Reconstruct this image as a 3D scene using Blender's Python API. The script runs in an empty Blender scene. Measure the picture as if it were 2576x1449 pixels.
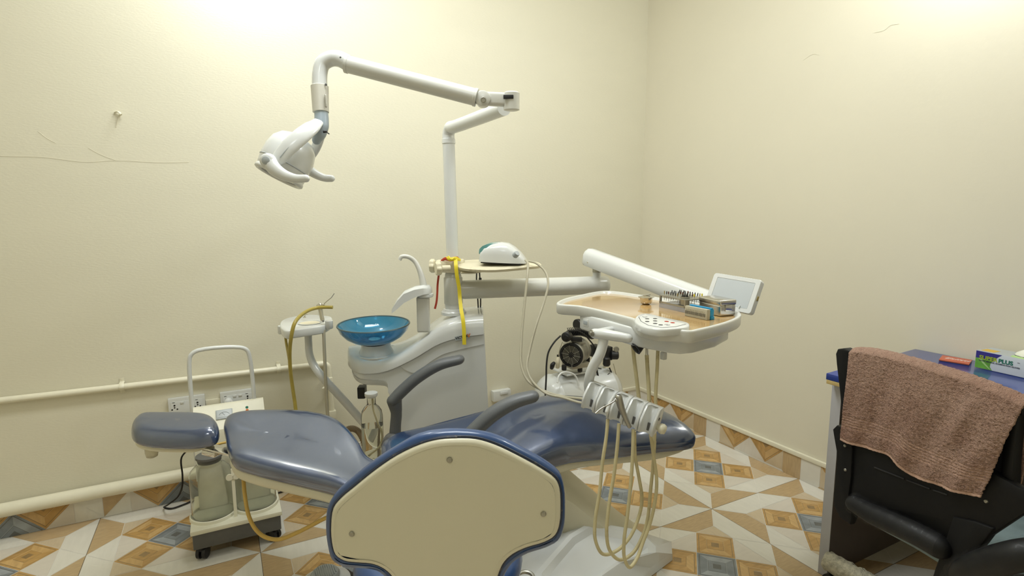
import bpy, bmesh, math, random
from mathutils import Vector, Matrix
random.seed(7)
SC = bpy.context.scene
COL = SC.collection
PI = math.pi

# ------------------------------------------------------------------ camera
cam_d = bpy.data.cameras.new('camera')
cam = bpy.data.objects.new('camera', cam_d)
COL.objects.link(cam)
SC.camera = cam
cam_d.sensor_width = 36.0
cam_d.lens = 19.4415
cam_d.clip_start = 0.02
cam.location = (-2.4624, -2.8379, 1.3130)
cam.rotation_euler = (Matrix.Rotation(math.radians(-27.75), 3, 'Z') @ Matrix.Rotation(math.radians(90 - 7.804), 3, 'X')
                      @ Matrix.Rotation(math.radians(-0.214), 3, 'Z')).to_euler()

# ------------------------------------------------------------------ world, lamps, exposure
w = bpy.data.worlds.new('room_world')
SC.world = w
w.use_nodes = True
w.node_tree.nodes['Background'].inputs[0].default_value = (0.95, 0.98, 1.0, 1)
w.node_tree.nodes['Background'].inputs[1].default_value = 0.05

def lamp(name, kind, loc, power, size, color, target=None, size_y=None):
    d = bpy.data.lights.new(name, kind)
    d.energy = power
    d.color = color
    if kind == 'POINT':
        d.shadow_soft_size = size
    elif kind == 'AREA':
        d.size = size
        if size_y:
            d.shape = 'RECTANGLE'
            d.size_y = size_y
    o = bpy.data.objects.new(name, d)
    COL.objects.link(o)
    o.location = loc
    if target:
        o.rotation_euler = (Vector(target) - Vector(loc)).to_track_quat('-Z', 'Y').to_euler()
    return o

lamp('wall_bulb_light', 'POINT', (-2.30, -0.20, 2.62), 10, 0.09, (0.93, 0.975, 1.0))
lamp('corner_bulb_light', 'POINT', (-0.16, -1.85, 2.50), 15, 0.09, (0.93, 0.975, 1.0))
lamp('ceiling_fill_light', 'AREA', (-1.9, -1.25, 2.95), 26, 1.4, (0.93, 0.975, 1.0), (-1.9, -1.2, 0), 0.5)  # added soft fill, no real fixture: brightens and evens out the room
lamp('rear_fill_light', 'AREA', (-3.0, -3.4, 2.95), 7, 0.6, (0.93, 0.975, 1.0), (-2.4, -2.4, 0), 0.6)  # weak fill added from behind the camera to lift viewer-facing surfaces
vs = SC.view_settings
vs.view_transform = 'Standard'
vs.look = 'None'
vs.gamma = 1
vs.use_curve_mapping = False
vs.exposure = 0.65

# ------------------------------------------------------------------ materials
def srgb(r, g, b):
    f = lambda c: (c / 12.92 if c <= 0.04045 else ((c + 0.055) / 1.055) ** 2.4)
    return (f(r / 255), f(g / 255), f(b / 255), 1)

def mat(name, rgb, rough=0.4, metal=0.0, coat=0.0, coat_rough=0.05, noise=0.0, nscale=30, bump=0.0, bscale=60,
        stretch=None, trans=0.0, ior=1.5, alpha=1.0, emit=0.0, dirt=None, dirt_scale=6, spec=0.5, thresh=(0.62, 0.74), detail=4):
    m = bpy.data.materials.new(name)
    m.use_nodes = True
    nt = m.node_tree
    N, L = nt.nodes, nt.links
    b = N['Principled BSDF']
    c = srgb(*rgb)
    b.inputs['Base Color'].default_value = c
    b.inputs['Roughness'].default_value = rough
    b.inputs['Metallic'].default_value = metal
    b.inputs['Coat Weight'].default_value = coat
    b.inputs['Coat Roughness'].default_value = coat_rough
    b.inputs['Transmission Weight'].default_value = trans
    b.inputs['IOR'].default_value = ior
    b.inputs['Alpha'].default_value = alpha
    b.inputs['Specular IOR Level'].default_value = spec
    if emit:
        b.inputs['Emission Color'].default_value = c
        b.inputs['Emission Strength'].default_value = emit
    tc = N.new('ShaderNodeTexCoord')
    mp = N.new('ShaderNodeMapping')
    L.new(tc.outputs['Object'], mp.inputs[0])
    if stretch:
        mp.inputs['Scale'].default_value = stretch
    col = None
    if noise:
        n = N.new('ShaderNodeTexNoise')
        n.inputs['Scale'].default_value = nscale
        n.inputs['Detail'].default_value = detail
        L.new(mp.outputs[0], n.inputs['Vector'])
        r = N.new('ShaderNodeValToRGB')
        r.color_ramp.elements[0].position = 0.3
        r.color_ramp.elements[1].position = 0.7
        r.color_ramp.elements[0].color = tuple(min(1, x * (1 - noise)) for x in c[:3]) + (1,)
        r.color_ramp.elements[1].color = tuple(min(1, x * (1 + noise)) for x in c[:3]) + (1,)
        L.new(n.outputs['Fac'], r.inputs[0])
        col = r.outputs[0]
    if dirt:
        n2 = N.new('ShaderNodeTexNoise')
        n2.inputs['Scale'].default_value = dirt_scale
        n2.inputs['Detail'].default_value = 8
        n2.inputs['Roughness'].default_value = 0.7
        L.new(tc.outputs['Object'], n2.inputs['Vector'])
        r2 = N.new('ShaderNodeValToRGB')
        r2.color_ramp.elements[0].position = thresh[0]
        r2.color_ramp.elements[1].position = thresh[1]
        L.new(n2.outputs['Fac'], r2.inputs[0])
        mx = N.new('ShaderNodeMix')
        mx.data_type = 'RGBA'
        L.new(r2.outputs[0], mx.inputs[0])
        mx.inputs[6].default_value = c
        mx.inputs[7].default_value = srgb(*dirt)
        if col:
            L.new(col, mx.inputs[6])
        col = mx.outputs[2]
    if col:
        L.new(col, b.inputs['Base Color'])
    if bump:
        n3 = N.new('ShaderNodeTexNoise')
        n3.inputs['Scale'].default_value = bscale
        n3.inputs['Detail'].default_value = 6
        L.new(mp.outputs[0], n3.inputs['Vector'])
        bp = N.new('ShaderNodeBump')
        bp.inputs['Strength'].default_value = bump
        bp.inputs['Distance'].default_value = 0.01
        L.new(n3.outputs['Fac'], bp.inputs['Height'])
        L.new(bp.outputs[0], b.inputs['Normal'])
    return m

M = {}
M['wall'] = mat('cream_wall_paint', (221, 216, 194), 0.5, bump=0.06, bscale=60, stretch=(1, 1, 3.0), noise=0.015, nscale=2)
M['wall_r'] = mat('cream_wall_paint_right', (222, 216, 195), 0.5, bump=0.04, bscale=50, noise=0.015, nscale=2)
M['ceil'] = mat('ceiling_paint', (232, 228, 214), 0.8, noise=0.02)
M['pipe'] = mat('cream_pipe_paint', (228, 223, 200), 0.35, noise=0.02)
M['white'] = mat('white_enamel', (214, 216, 213), 0.22, coat=0.3, noise=0.015, nscale=4)
M['whitew'] = mat('worn_white_enamel', (208, 208, 200), 0.28, coat=0.2, dirt=(120, 116, 100), dirt_scale=14, thresh=(0.70, 0.80), noise=0.02, nscale=5)
M['plastic'] = mat('white_plastic', (214, 215, 210), 0.3, noise=0.015)
M['ivory'] = mat('ivory_plastic', (222, 214, 186), 0.4, dirt=(168, 154, 118), dirt_scale=18, thresh=(0.6, 0.8))
M['cream'] = mat('cream_shell_plastic', (216, 211, 187), 0.33, dirt=(120, 112, 88), dirt_scale=30, thresh=(0.72, 0.78), bump=0.03, bscale=400)
M['trol'] = mat('cream_trolley_plastic', (232, 229, 208), 0.35, noise=0.02)
M['gray'] = mat('grey_armrest_plastic', (92, 95, 97), 0.42, noise=0.06, nscale=300, bump=0.04, bscale=300)
M['dgray'] = mat('dark_grey_plastic', (96, 96, 94), 0.5, noise=0.04)
M['lgray'] = mat('light_grey_plastic', (168, 174, 176), 0.35, noise=0.02)
M['gblue'] = mat('grey_blue_plastic', (160, 172, 180), 0.25, noise=0.02)
M['black'] = mat('black_plastic', (24, 24, 25), 0.45, noise=0.1)
M['blackp'] = mat('black_chair_plastic', (11, 11, 12), 0.55, noise=0.1, bump=0.05, bscale=500, spec=0.3)
M['brownh'] = mat('brown_bur_head', (96, 62, 48), 0.5, noise=0.05)
M['sleeve'] = mat('warm_grey_enamel', (204, 201, 188), 0.35, noise=0.03)
M['mesh'] = mat('black_mesh_fabric', (14, 14, 15), 0.85, noise=0.15, nscale=300)
M['rubber'] = mat('black_rubber', (20, 20, 20), 0.6, noise=0.1)
M['blue'] = mat('blue_vinyl', (31, 58, 98), 0.36, metal=0.25, coat=1.0, coat_rough=0.14, noise=0.08, nscale=3, dirt=(56, 72, 104), dirt_scale=3, thresh=(0.45, 0.85), bump=0.008, bscale=40)
M['blue'].node_tree.nodes['Principled BSDF'].inputs['Coat IOR'].default_value = 2.2
M['bluestool'] = mat('blue_stool_vinyl', (40, 72, 120), 0.35, coat=0.4, noise=0.10, nscale=6)
M['dust'] = mat('dark_blue_seam', (34, 44, 66), 0.5, dirt=(120, 112, 90), dirt_scale=40, thresh=(0.55, 0.75))
M['steel'] = mat('brushed_steel', (196, 194, 188), 0.25, metal=1.0, noise=0.05, nscale=50)
M['chrome'] = mat('chrome', (214, 212, 206), 0.1, metal=1.0, noise=0.03)
M['alu'] = mat('dull_aluminium', (170, 168, 158), 0.45, metal=0.9, noise=0.06, nscale=40)
M['glassblue'] = mat('blue_glass', (74, 164, 208), 0.03, trans=0.72, ior=1.45, coat=0.3, noise=0.08, nscale=8)
M['glassrim'] = mat('frosted_glass_rim', (84, 110, 116), 0.3, trans=0.4, noise=0.03)
M['jar'] = mat('ribbed_jar_plastic', (246, 247, 240), 0.08, trans=0.95, ior=1.12, noise=0.03)
M['pet'] = mat('clear_bottle_plastic', (250, 250, 246), 0.05, trans=0.98, ior=1.07, noise=0.01)
M['water'] = mat('water', (246, 248, 244), 0.0, trans=1.0, ior=1.15, noise=0.01)
M['tube'] = mat('translucent_tube', (226, 220, 196), 0.25, trans=0.5, ior=1.3, noise=0.02)
M['hose'] = mat('yellowed_hose', (205, 194, 152), 0.4, noise=0.08, nscale=30, dirt=(150, 128, 70), dirt_scale=12, thresh=(0.6, 0.8))
M['yhose'] = mat('yellow_rubber_hose', (204, 170, 86), 0.4, noise=0.08, nscale=20)
M['ghose'] = mat('grey_cable', (176, 170, 148), 0.45, noise=0.04)
M['amber'] = mat('amber_hose', (172, 154, 72), 0.3, noise=0.08)
M['brown'] = mat('tan_tray_mat', (188, 154, 100), 0.12, coat=0.6, noise=0.05, nscale=8, dirt=(170, 132, 78), dirt_scale=8, thresh=(0.45, 0.8))
M['teal'] = mat('teal_plastic', (84, 138, 134), 0.35, noise=0.03)
M['yellow'] = mat('yellow_ribbon', (226, 206, 44), 0.5, noise=0.05)
M['red'] = mat('red_ribbon', (176, 62, 40), 0.5, noise=0.06)
M['bluebox'] = mat('blue_tray_plastic', (24, 142, 190), 0.3, noise=0.05)
M['gbox'] = mat('grey_ruler_plastic', (172, 168, 148), 0.5, noise=0.04)
M['acry'] = mat('clear_acrylic', (226, 226, 228), 0.08, trans=0.75, ior=1.2, noise=0.01)
M['screen'] = mat('pale_screen', (186, 192, 194), 0.35, noise=0.01)
M['desktop'] = mat('blue_desk_laminate', (40, 62, 140), 0.18, coat=0.3, noise=0.04, nscale=60)
M['deskedge'] = mat('blue_desk_edge', (26, 44, 128), 0.3, noise=0.03)
M['ply'] = mat('bare_board_edge', (196, 172, 112), 0.7, noise=0.1)
M['panel'] = mat('dark_desk_laminate', (98, 88, 84), 0.5, noise=0.06, nscale=10)
M['edge'] = mat('light_grey_edging', (190, 190, 194), 0.5, noise=0.02)
M['card'] = mat('terracotta_card', (182, 92, 62), 0.45, noise=0.04)
M['ink'] = mat('white_ink', (232, 222, 214), 0.6, noise=0.01)
M['boxw'] = mat('white_carton', (206, 212, 214), 0.5, noise=0.01)
M['boxp'] = mat('indigo_print', (54, 48, 128), 0.5, noise=0.05)
M['boxg'] = mat('green_print', (104, 166, 60), 0.5, noise=0.25, nscale=30)
M['boxl'] = mat('pale_green_print', (168, 204, 130), 0.5, noise=0.1, nscale=30)
M['boxy'] = mat('gold_print', (206, 168, 60), 0.5, noise=0.03)
M['lime'] = mat('lime_print', (166, 186, 40), 0.5, noise=0.02)
M['dgreen'] = mat('dark_green_print', (18, 112, 88), 0.5, noise=0.02)
M['gtext'] = mat('grey_print', (70, 74, 78), 0.5, noise=0.02)
M['tissue'] = mat('white_glove_latex', (232, 230, 218), 0.6, noise=0.02)
M['orange'] = mat('orange_print', (214, 110, 30), 0.5, noise=0.02)
M['redp'] = mat('red_print', (184, 66, 48), 0.5, noise=0.02)
M['towel'] = mat('dusty_pink_terry', (188, 154, 134), 0.95, noise=0.16, nscale=260, bump=0.9, bscale=420, dirt=(150, 108, 88), dirt_scale=5, thresh=(0.35, 0.8))
M['towelband'] = mat('dusty_pink_band', (188, 154, 135), 0.85, noise=0.05, nscale=120, bump=0.3, bscale=300)
M['wrap'] = mat('clear_plastic_wrap', (110, 110, 108), 0.25, alpha=0.06, coat=1.0, noise=0.2, nscale=14, bump=0.8, bscale=40)
M['bubble'] = mat('fuzzy_clear_wrap', (188, 182, 160), 0.4, noise=0.3, nscale=60, bump=0.8, bscale=120)
M['seatc'] = mat('grey_teal_fabric', (120, 138, 142), 0.8, noise=0.1)
M['brass'] = mat('worn_brass', (170, 150, 90), 0.4, metal=0.9, noise=0.1)
M['corr'] = mat('brown_corrugated_hose', (128, 110, 80), 0.4, noise=0.1)
# floor tile pieces
M['t_white'] = mat('tile_white', (224, 220, 208), 0.22, noise=0.03, nscale=20, stretch=(3, 0.5, 1))
M['t_white2'] = mat('tile_pinkish_white', (216, 208, 194), 0.22, noise=0.03, nscale=20, stretch=(0.5, 3, 1))
M['t_tan'] = mat('tile_tan_wood', (190, 164, 124), 0.24, noise=0.10, nscale=26, stretch=(1, 7, 1))
M['t_tan2'] = mat('tile_light_tan', (206, 188, 158), 0.24, noise=0.05, nscale=26, stretch=(4, 1, 1))
M['t_or'] = mat('tile_amber_wood', (188, 150, 92), 0.22, noise=0.14, nscale=16, stretch=(1, 4, 1))
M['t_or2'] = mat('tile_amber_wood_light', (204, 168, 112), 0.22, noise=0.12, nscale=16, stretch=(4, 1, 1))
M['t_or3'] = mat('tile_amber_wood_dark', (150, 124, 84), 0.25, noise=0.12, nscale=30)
M['t_bl'] = mat('tile_slate', (128, 134, 138), 0.22, noise=0.16, nscale=22)
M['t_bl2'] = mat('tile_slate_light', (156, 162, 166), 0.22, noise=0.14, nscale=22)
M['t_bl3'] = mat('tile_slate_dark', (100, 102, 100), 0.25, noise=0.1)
M['grout'] = mat('pale_grout', (222, 218, 208), 0.6, noise=0.03)
M['joint'] = mat('dark_joint', (92, 80, 64), 0.8, noise=0.1)

# ------------------------------------------------------------------ mesh helpers
def V(*a):
    return Vector(a[0]) if len(a) == 1 else Vector(a)

def root_loc(p):
    l = Vector((0, 0, 0))
    while p is not None:
        l = l + p.location
        p = p.parent
    return l

def obj(name, bm, m, parent=None, angle=40, sub=0):
    l = root_loc(parent)
    if parent is not None:
        bmesh.ops.translate(bm, verts=bm.verts, vec=-l)
    bmesh.ops.recalc_face_normals(bm, faces=bm.faces)
    me = bpy.data.meshes.new(name)
    bm.to_mesh(me)
    bm.free()
    for p in me.polygons:
        p.use_smooth = True
    me.set_sharp_from_angle(angle=math.radians(angle))
    for mm in (m if isinstance(m, (list, tuple)) else [m]):
        me.materials.append(mm)
    o = bpy.data.objects.new(name, me)
    COL.objects.link(o)
    if parent is not None:
        o.parent = parent
    if sub:
        md = o.modifiers.new('s', 'SUBSURF')
        md.levels = md.render_levels = sub
    return o

def tag(o, label, cat, group=None, kind=None):
    o['label'] = label
    o['category'] = cat
    if group:
        o['group'] = group
    if kind:
        o['kind'] = kind
    return o

def thing(name, label, cat, loc, group=None):
    o = bpy.data.objects.new(name, None)
    o.empty_display_size = 0.05
    COL.objects.link(o)
    o.location = loc
    return tag(o, label, cat, group)

def solo(name, bm, m, label, cat, group=None, angle=40, origin=None):
    """a thing that is one mesh, origin at its base"""
    if origin is None:
        xs = [v.co.copy() for v in bm.verts]
        c = sum(xs, Vector()) / len(xs)
        origin = Vector((c.x, c.y, min(p.z for p in xs)))
    origin = Vector(origin)
    bmesh.ops.translate(bm, verts=bm.verts, vec=-origin)
    o = obj(name, bm, m, None, angle)
    o.location = origin
    return tag(o, label, cat, group)

def struct(name, bm, m, parent=None, angle=30):
    o = obj(name, bm, m, parent, angle)
    if parent is None:
        o['kind'] = 'structure'
    return o

def copy_tree(o, parent=None, shift=None):
    c = o.copy()
    COL.objects.link(c)
    if parent is not None:
        c.parent = parent
    if shift is not None:
        c.location = o.location + Vector(shift)
    for ch in list(o.children):
        copy_tree(ch, c)
    return c

def B():
    return bmesh.new()

def basis(o, x, y, z=None):
    x = Vector(x).normalized()
    y = Vector(y)
    y = (y - x * y.dot(x)).normalized()
    z = x.cross(y)
    m = Matrix.Identity(4)
    for i in range(3):
        m[i][0], m[i][1], m[i][2], m[i][3] = x[i], y[i], z[i], o[i]
    return m

def box(bm, c, s, M4=None, bev=0.0, seg=2, mi=0):
    """box of size s centred at c in the frame M4"""
    t = bmesh.new()
    bmesh.ops.create_cube(t, size=1)
    bmesh.ops.scale(t, verts=t.verts, vec=s)
    if bev:
        bmesh.ops.bevel(t, geom=t.edges[:] + t.verts[:], offset=bev, segments=seg, profile=0.6, affect='EDGES', clamp_overlap=True)
    bmesh.ops.translate(t, verts=t.verts, vec=c)
    if M4 is not None:
        bmesh.ops.transform(t, verts=t.verts, matrix=M4)
    merge(bm, t, mi)
    return bm

def merge(bm, t, mi=0):
    vm = {}
    for v in t.verts:
        vm[v] = bm.verts.new(v.co)
    for f in t.faces:
        try:
            nf = bm.faces.new([vm[v] for v in f.verts])
            nf.material_index = mi if mi else f.material_index
        except ValueError:
            pass
    t.free()

def smooth_path(pts, n=8, closed=False):
    pts = [Vector(p) for p in pts]
    out = []
    N_ = len(pts)
    rng = range(N_ if closed else N_ - 1)
    for i in rng:
        if closed:
            p0, p1, p2, p3 = pts[(i - 1) % N_], pts[i], pts[(i + 1) % N_], pts[(i + 2) % N_]
        else:
            p0 = pts[i - 1] if i > 0 else pts[0] * 2 - pts[1]
            p1, p2 = pts[i], pts[i + 1]
            p3 = pts[i + 2] if i + 2 < N_ else pts[-1] * 2 - pts[-2]
        # centripetal Catmull-Rom
        t0 = 0
        t1 = t0 + max((p1 - p0).length, 1e-6) ** 0.5
        t2 = t1 + max((p2 - p1).length, 1e-6) ** 0.5
        t3 = t2 + max((p3 - p2).length, 1e-6) ** 0.5
        for k in range(n):
            t = t1 + (t2 - t1) * k / n
            a1 = p0 * ((t1 - t) / (t1 - t0)) + p1 * ((t - t0) / (t1 - t0))
            a2 = p1 * ((t2 - t) / (t2 - t1)) + p2 * ((t - t1) / (t2 - t1))
            a3 = p2 * ((t3 - t) / (t3 - t2)) + p3 * ((t - t2) / (t3 - t2))
            b1 = a1 * ((t2 - t) / (t2 - t0)) + a2 * ((t - t0) / (t2 - t0))
            b2 = a2 * ((t3 - t) / (t3 - t1)) + a3 * ((t - t1) / (t3 - t1))
            out.append(b1 * ((t2 - t) / (t2 - t1)) + b2 * ((t - t1) / (t2 - t1)))
    if not closed:
        out.append(pts[-1])
    return out

def frames(path):
    T = []
    for i in range(len(path)):
        a = path[max(i - 1, 0)]
        b = path[min(i + 1, len(path) - 1)]
        T.append((b - a).normalized())
    n = T[0].orthogonal().normalized()
    N_ = []
    for t in T:
        n = (n - t * n.dot(t))
        n = n.normalized() if n.length > 1e-6 else t.orthogonal().normalized()
        N_.append(n)
    return T, N_

def tube(bm, pts, r, seg=12, smooth=6, caps=True, round_end=False, up=None, flat=None):
    """tube along pts; r a number or one radius per point; flat = (w, h) factors with up = direction of h"""
    pts = [Vector(p) for p in pts]
    rs = list(r) if isinstance(r, (list, tuple)) else [r] * len(pts)
    if smooth and len(pts) > 2:
        path = smooth_path(pts, smooth)
        rr = []
        for i in range(len(pts) - 1):
            for k in range(smooth):
                t = k / smooth
                rr.append(rs[i] * (1 - t) + rs[i + 1] * t)
        rr.append(rs[-1])
    else:
        path, rr = pts, rs
    if round_end:
        def dome(p, d, r0):
            return [(p + d * (r0 * math.sin(a)), max(r0 * math.cos(a), r0 * 0.05)) for a in (0.35, 0.7, 1.05, 1.35, 1.55)]
        e = dome(path[-1], (path[-1] - path[-2]).normalized(), rr[-1])
        s = dome(path[0], (path[0] - path[1]).normalized(), rr[0])
        path = [p for p, _ in reversed(s)] + path + [p for p, _ in e]
        rr = [q for _, q in reversed(s)] + rr + [q for _, q in e]
    T, N_ = frames(path)
    rings = []
    for i, p in enumerate(path):
        n, t = N_[i], T[i]
        if up is not None:
            u = Vector(up)
            n = (u - t * u.dot(t)).normalized()
        b = t.cross(n)
        w_, h_ = flat if flat else (1, 1)
        ring = []
        for k in range(seg):
            a = 2 * PI * k / seg
            ring.append(bm.verts.new(p + (n * (math.sin(a) * h_) + b * (math.cos(a) * w_)) * rr[i]))
        rings.append(ring)
    for i in range(len(rings) - 1):
        for k in range(seg):
            bm.faces.new([rings[i][k], rings[i][(k + 1) % seg], rings[i + 1][(k + 1) % seg], rings[i + 1][k]])
    if caps:
        bm.faces.new(list(reversed(rings[0])))
        bm.faces.new(rings[-1])
    return bm

def lathe(bm, prof, M4, seg=32, cap=True, mi=0, sx=1.0, sy=1.0):
    """profile [(r, z)] turned round the local z axis of M4"""
    rings = []
    for r, z in prof:
        if r < 1e-6:
            rings.append([bm.verts.new(M4 @ Vector((0, 0, z)))])
        else:
            rings.append([bm.verts.new(M4 @ Vector((sx * r * math.cos(2 * PI * k / seg), sy * r * math.sin(2 * PI * k / seg), z))) for k in range(seg)])
    for a, b in zip(rings, rings[1:]):
        for k in range(seg):
            k2 = (k + 1) % seg
            if len(a) == 1 and len(b) == 1:
                continue
            if len(a) == 1:
                f = bm.faces.new([a[0], b[k2], b[k]])
            elif len(b) == 1:
                f = bm.faces.new([a[k], a[k2], b[0]])
            else:
                f = bm.faces.new([a[k], a[k2], b[k2], b[k]])
            f.material_index = mi
    if cap:
        if len(rings[0]) > 1:
            bm.faces.new(list(reversed(rings[0]))).material_index = mi
        if len(rings[-1]) > 1:
            bm.faces.new(rings[-1]).material_index = mi
    return bm

def loft(bm, secs, closed=True, cap=True, mi=0):
    rings = [[bm.verts.new(Vector(p)) for p in s] for s in secs]
    n = len(rings[0])
    for a, b in zip(rings, rings[1:]):
        for k in range(n if closed else n - 1):
            k2 = (k + 1) % n
            bm.faces.new([a[k], a[k2], b[k2], b[k]]).material_index = mi
    if cap and closed:
        bm.faces.new(list(reversed(rings[0]))).material_index = mi
        bm.faces.new(rings[-1]).material_index = mi
    return bm

def at_z(x=0, y=0, z=0):
    return Matrix.Translation((x, y, z))

def axis(o, d):
    """frame at o whose z axis is d"""
    d = Vector(d).normalized()
    q = d.to_track_quat('Z', 'Y')
    return Matrix.Translation(Vector(o)) @ q.to_matrix().to_4x4()

def ring_offset(loop, d, up=None):
    """offset a closed 3d loop inwards by d, horizontally"""
    n = len(loop)
    cx = sum((p for p in loop), Vector()) / n
    area = sum(loop[i].x * loop[(i + 1) % n].y - loop[(i + 1) % n].x * loop[i].y for i in range(n))
    sg = 1 if area > 0 else -1
    out = []
    for i in range(n):
        t = loop[(i + 1) % n] - loop[i - 1]
        t.z = 0
        t = t.normalized() if t.length > 1e-9 else Vector((1, 0, 0))
        nn = Vector((-t.y, t.x, 0)) * sg
        out.append(loop[i] + nn * d)
    return out

def cushion(bm, outline, up_h, low_h, r_in, flat_bottom=0.02, crown=0.01, smooth=6, crown_fn=None, power=1.0, along=None):
    """padded pad: outline is the widest contour (3d), up_h above, low_h below, rounded over the first r_in of its depth towards a spine"""
    loop = smooth_path(outline, smooth, True)
    n = len(loop)
    c = sum(loop, Vector()) / n
    ax = Vector(along) if along is not None else CA
    nx = Vector((-ax.y, ax.x, 0))
    sv = [(p - c).dot(ax) for p in loop]
    smin, smax = min(sv), max(sv)
    tab = []
    K = 24
    for k in range(1, K):
        s_ = smin + (smax - smin) * k / K
        hit = []
        for i in range(n):
            a_, b_ = sv[i], sv[(i + 1) % n]
            if (a_ - s_) * (b_ - s_) < 0:
                f_ = (s_ - a_) / (b_ - a_)
                p = loop[i].lerp(loop[(i + 1) % n], f_)
                hit.append(((p - c).dot(nx), p.z))
        hit.sort()
        if len(hit) >= 2:
            tab.append((s_, (hit[0][0] + hit[-1][0]) / 2, (hit[0][1] + hit[-1][1]) / 2, (hit[-1][0] - hit[0][0]) / 2))
    for _ in range(3):
        tab = [tab[0]] + [(tab[i][0],) + tuple((tab[i - 1][j] + 2 * tab[i][j] + tab[i + 1][j]) / 4 for j in (1, 2, 3)) for i in range(1, len(tab) - 1)] + [tab[-1]]
    lo = next((q for q in tab if q[0] - smin > q[3] * 0.95), tab[len(tab) // 2])[0]
    hi = next((q for q in reversed(tab) if smax - q[0] > q[3] * 0.95), tab[len(tab) // 2])[0]
    if hi < lo:
        lo = hi = (lo + hi) / 2
    def spine(s_):
        s_ = min(max(s_, lo), hi)
        for q, r_ in zip(tab, tab[1:]):
            if q[0] <= s_ <= r_[0]:
                f_ = (s_ - q[0]) / (r_[0] - q[0])
                t_, z_ = q[1] + (r_[1] - q[1]) * f_, q[2] + (r_[2] - q[2]) * f_
                return Vector((c.x, c.y, 0)) + ax * s_ + nx * t_ + Vector((0, 0, z_))
        q = tab[len(tab) // 2]
        return Vector((c.x, c.y, 0)) + ax * q[0] + nx * q[1] + Vector((0, 0, q[2]))
    # slide the targets a little along the spine so that the sides stay square to it
    tg = [spine(lo + (hi - lo) * min(1, max(0, (s_ - smin) / (smax - smin) * 1.25 - 0.125))) for s_ in sv]
    dist = [max(1e-4, (tg[i] - loop[i]).to_2d().length) for i in range(n)]
    rings = []
    for k in range(5):
        a = PI / 2 * (1 - k / 5)
        fb = [min(0.6, flat_bottom * (1 - math.cos(a)) / dist[i]) for i in range(n)]
        rings.append([loop[i].lerp(tg[i], fb[i]) + Vector((0, 0, -low_h * math.sin(a))) for i in range(n)])
    rings.append(loop)
    def lift_(x):
        x = min(1.0, x)
        return up_h * math.sqrt(max(0, 1 - (1 - x) ** 2)) ** power
    for k in range(1, 8):
        x = 1 - math.cos(PI / 2 * k / 7)
        ring = []
        for i in range(n):
            f_ = min(0.70 * (k / 7) + 0.0, x * r_in / dist[i]) if r_in > 0.7 * dist[i] else x * r_in / dist[i]
            d_ = f_ * dist[i]
            ring.append(loop[i].lerp(tg[i], f_) + Vector((0, 0, lift_(d_ / r_in) + crown * (1 - (1 - f_) ** 2))))
        rings.append(ring)
    for g in (0.2, 0.4, 0.6, 0.8, 1.0):
        ring = []
        for i in range(n):
            f0 = min(0.70, r_in / dist[i]) if r_in > 0.7 * dist[i] else r_in / dist[i]
            f_ = f0 + (1 - f0) * g
            ring.append(loop[i].lerp(tg[i], f_) + Vector((0, 0, lift_(f_ * dist[i] / r_in) + crown * (1 - (1 - f_) ** 2))))
        rings.append(ring)
    if crown_fn:
        for ring in rings[6:]:
            for p in ring:
                p.z += crown_fn(p)
    vr = [[bm.verts.new(p) for p in ring] for ring in rings]
    for a, b in zip(vr, vr[1:]):
        for k in range(n):
            k2 = (k + 1) % n
            bm.faces.new([a[k], a[k2], b[k2], b[k]])
    bm.faces.new(list(reversed(vr[0])))
    bmesh.ops.remove_doubles(bm, verts=vr[-1], dist=0.004)
    # close what is left along the spine
    es = [e for e in bm.edges if e.is_boundary]
    if es:
        bmesh.ops.holes_fill(bm, edges=es, sides=0)
    return bm

def slab(bm, outline, top, bot=None, bev=0.004, smooth=0, drop=None, inset=0.0, mi=0):
    """prism with a rounded upper and lower edge. outline 3d (upper contour); extruded down by drop"""
    loop = smooth_path(outline, smooth, True) if smooth else [Vector(p) for p in outline]
    n = len(loop)
    prof = [(bev, 0), (bev * 0.4, -bev * 0.25), (0, -bev), (inset, -drop + bev), (inset + bev * 0.4, -drop + bev * 0.25), (inset + bev, -drop)]
    rings = [[bm.verts.new(p + Vector((0, 0, dz))) for p in ring_offset(loop, dd)] for dd, dz in prof]
    for a, b in zip(rings, rings[1:]):
        for k in range(n):
            k2 = (k + 1) % n
            bm.faces.new([a[k], b[k], b[k2], a[k2]]).material_index = mi
    bm.faces.new(rings[0]).material_index = mi
    bm.faces.new(list(reversed(rings[-1]))).material_index = mi
    return bm

def plate(bm, pts, nrm, th, bev=0.003, smooth=0, mi=0):
    """flat or bent outline pts (3d) given thickness th along nrm, edges eased"""
    loop = smooth_path(pts, smooth, True) if smooth else [Vector(p) for p in pts]
    n = len(loop)
    nrm = Vector(nrm).normalized()
    c = sum(loop, Vector()) / n
    def off(d, z):
        out = []
        for i in range(n):
            t = (loop[(i + 1) % n] - loop[i - 1]).normalized()
            q = nrm.cross(t).normalized()
            if q.dot(c - loop[i]) < 0 and False:
                q = -q
            out.append(loop[i] + q * d * sgn + nrm * z)
        return out
    ar = Vector()
    for i in range(n):
        ar += (loop[i] - c).cross(loop[(i + 1) % n] - c)
    sgn = 1 if ar.dot(nrm) > 0 else -1
    rings = [off(bev, 0), off(bev * 0.3, -bev * 0.3), off(0, -bev), off(0, -th + bev), off(bev * 0.3, -th + bev * 0.3), off(bev, -th)]
    vr = [[bm.verts.new(p) for p in r_] for r_ in rings]
    for a, b in zip(vr, vr[1:]):
        for k in range(n):
            k2 = (k + 1) % n
            bm.faces.new([a[k], b[k], b[k2], a[k2]]).material_index = mi
    bm.faces.new(vr[0]).material_index = mi
    bm.faces.new(list(reversed(vr[-1]))).material_index = mi
    return bm

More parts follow.
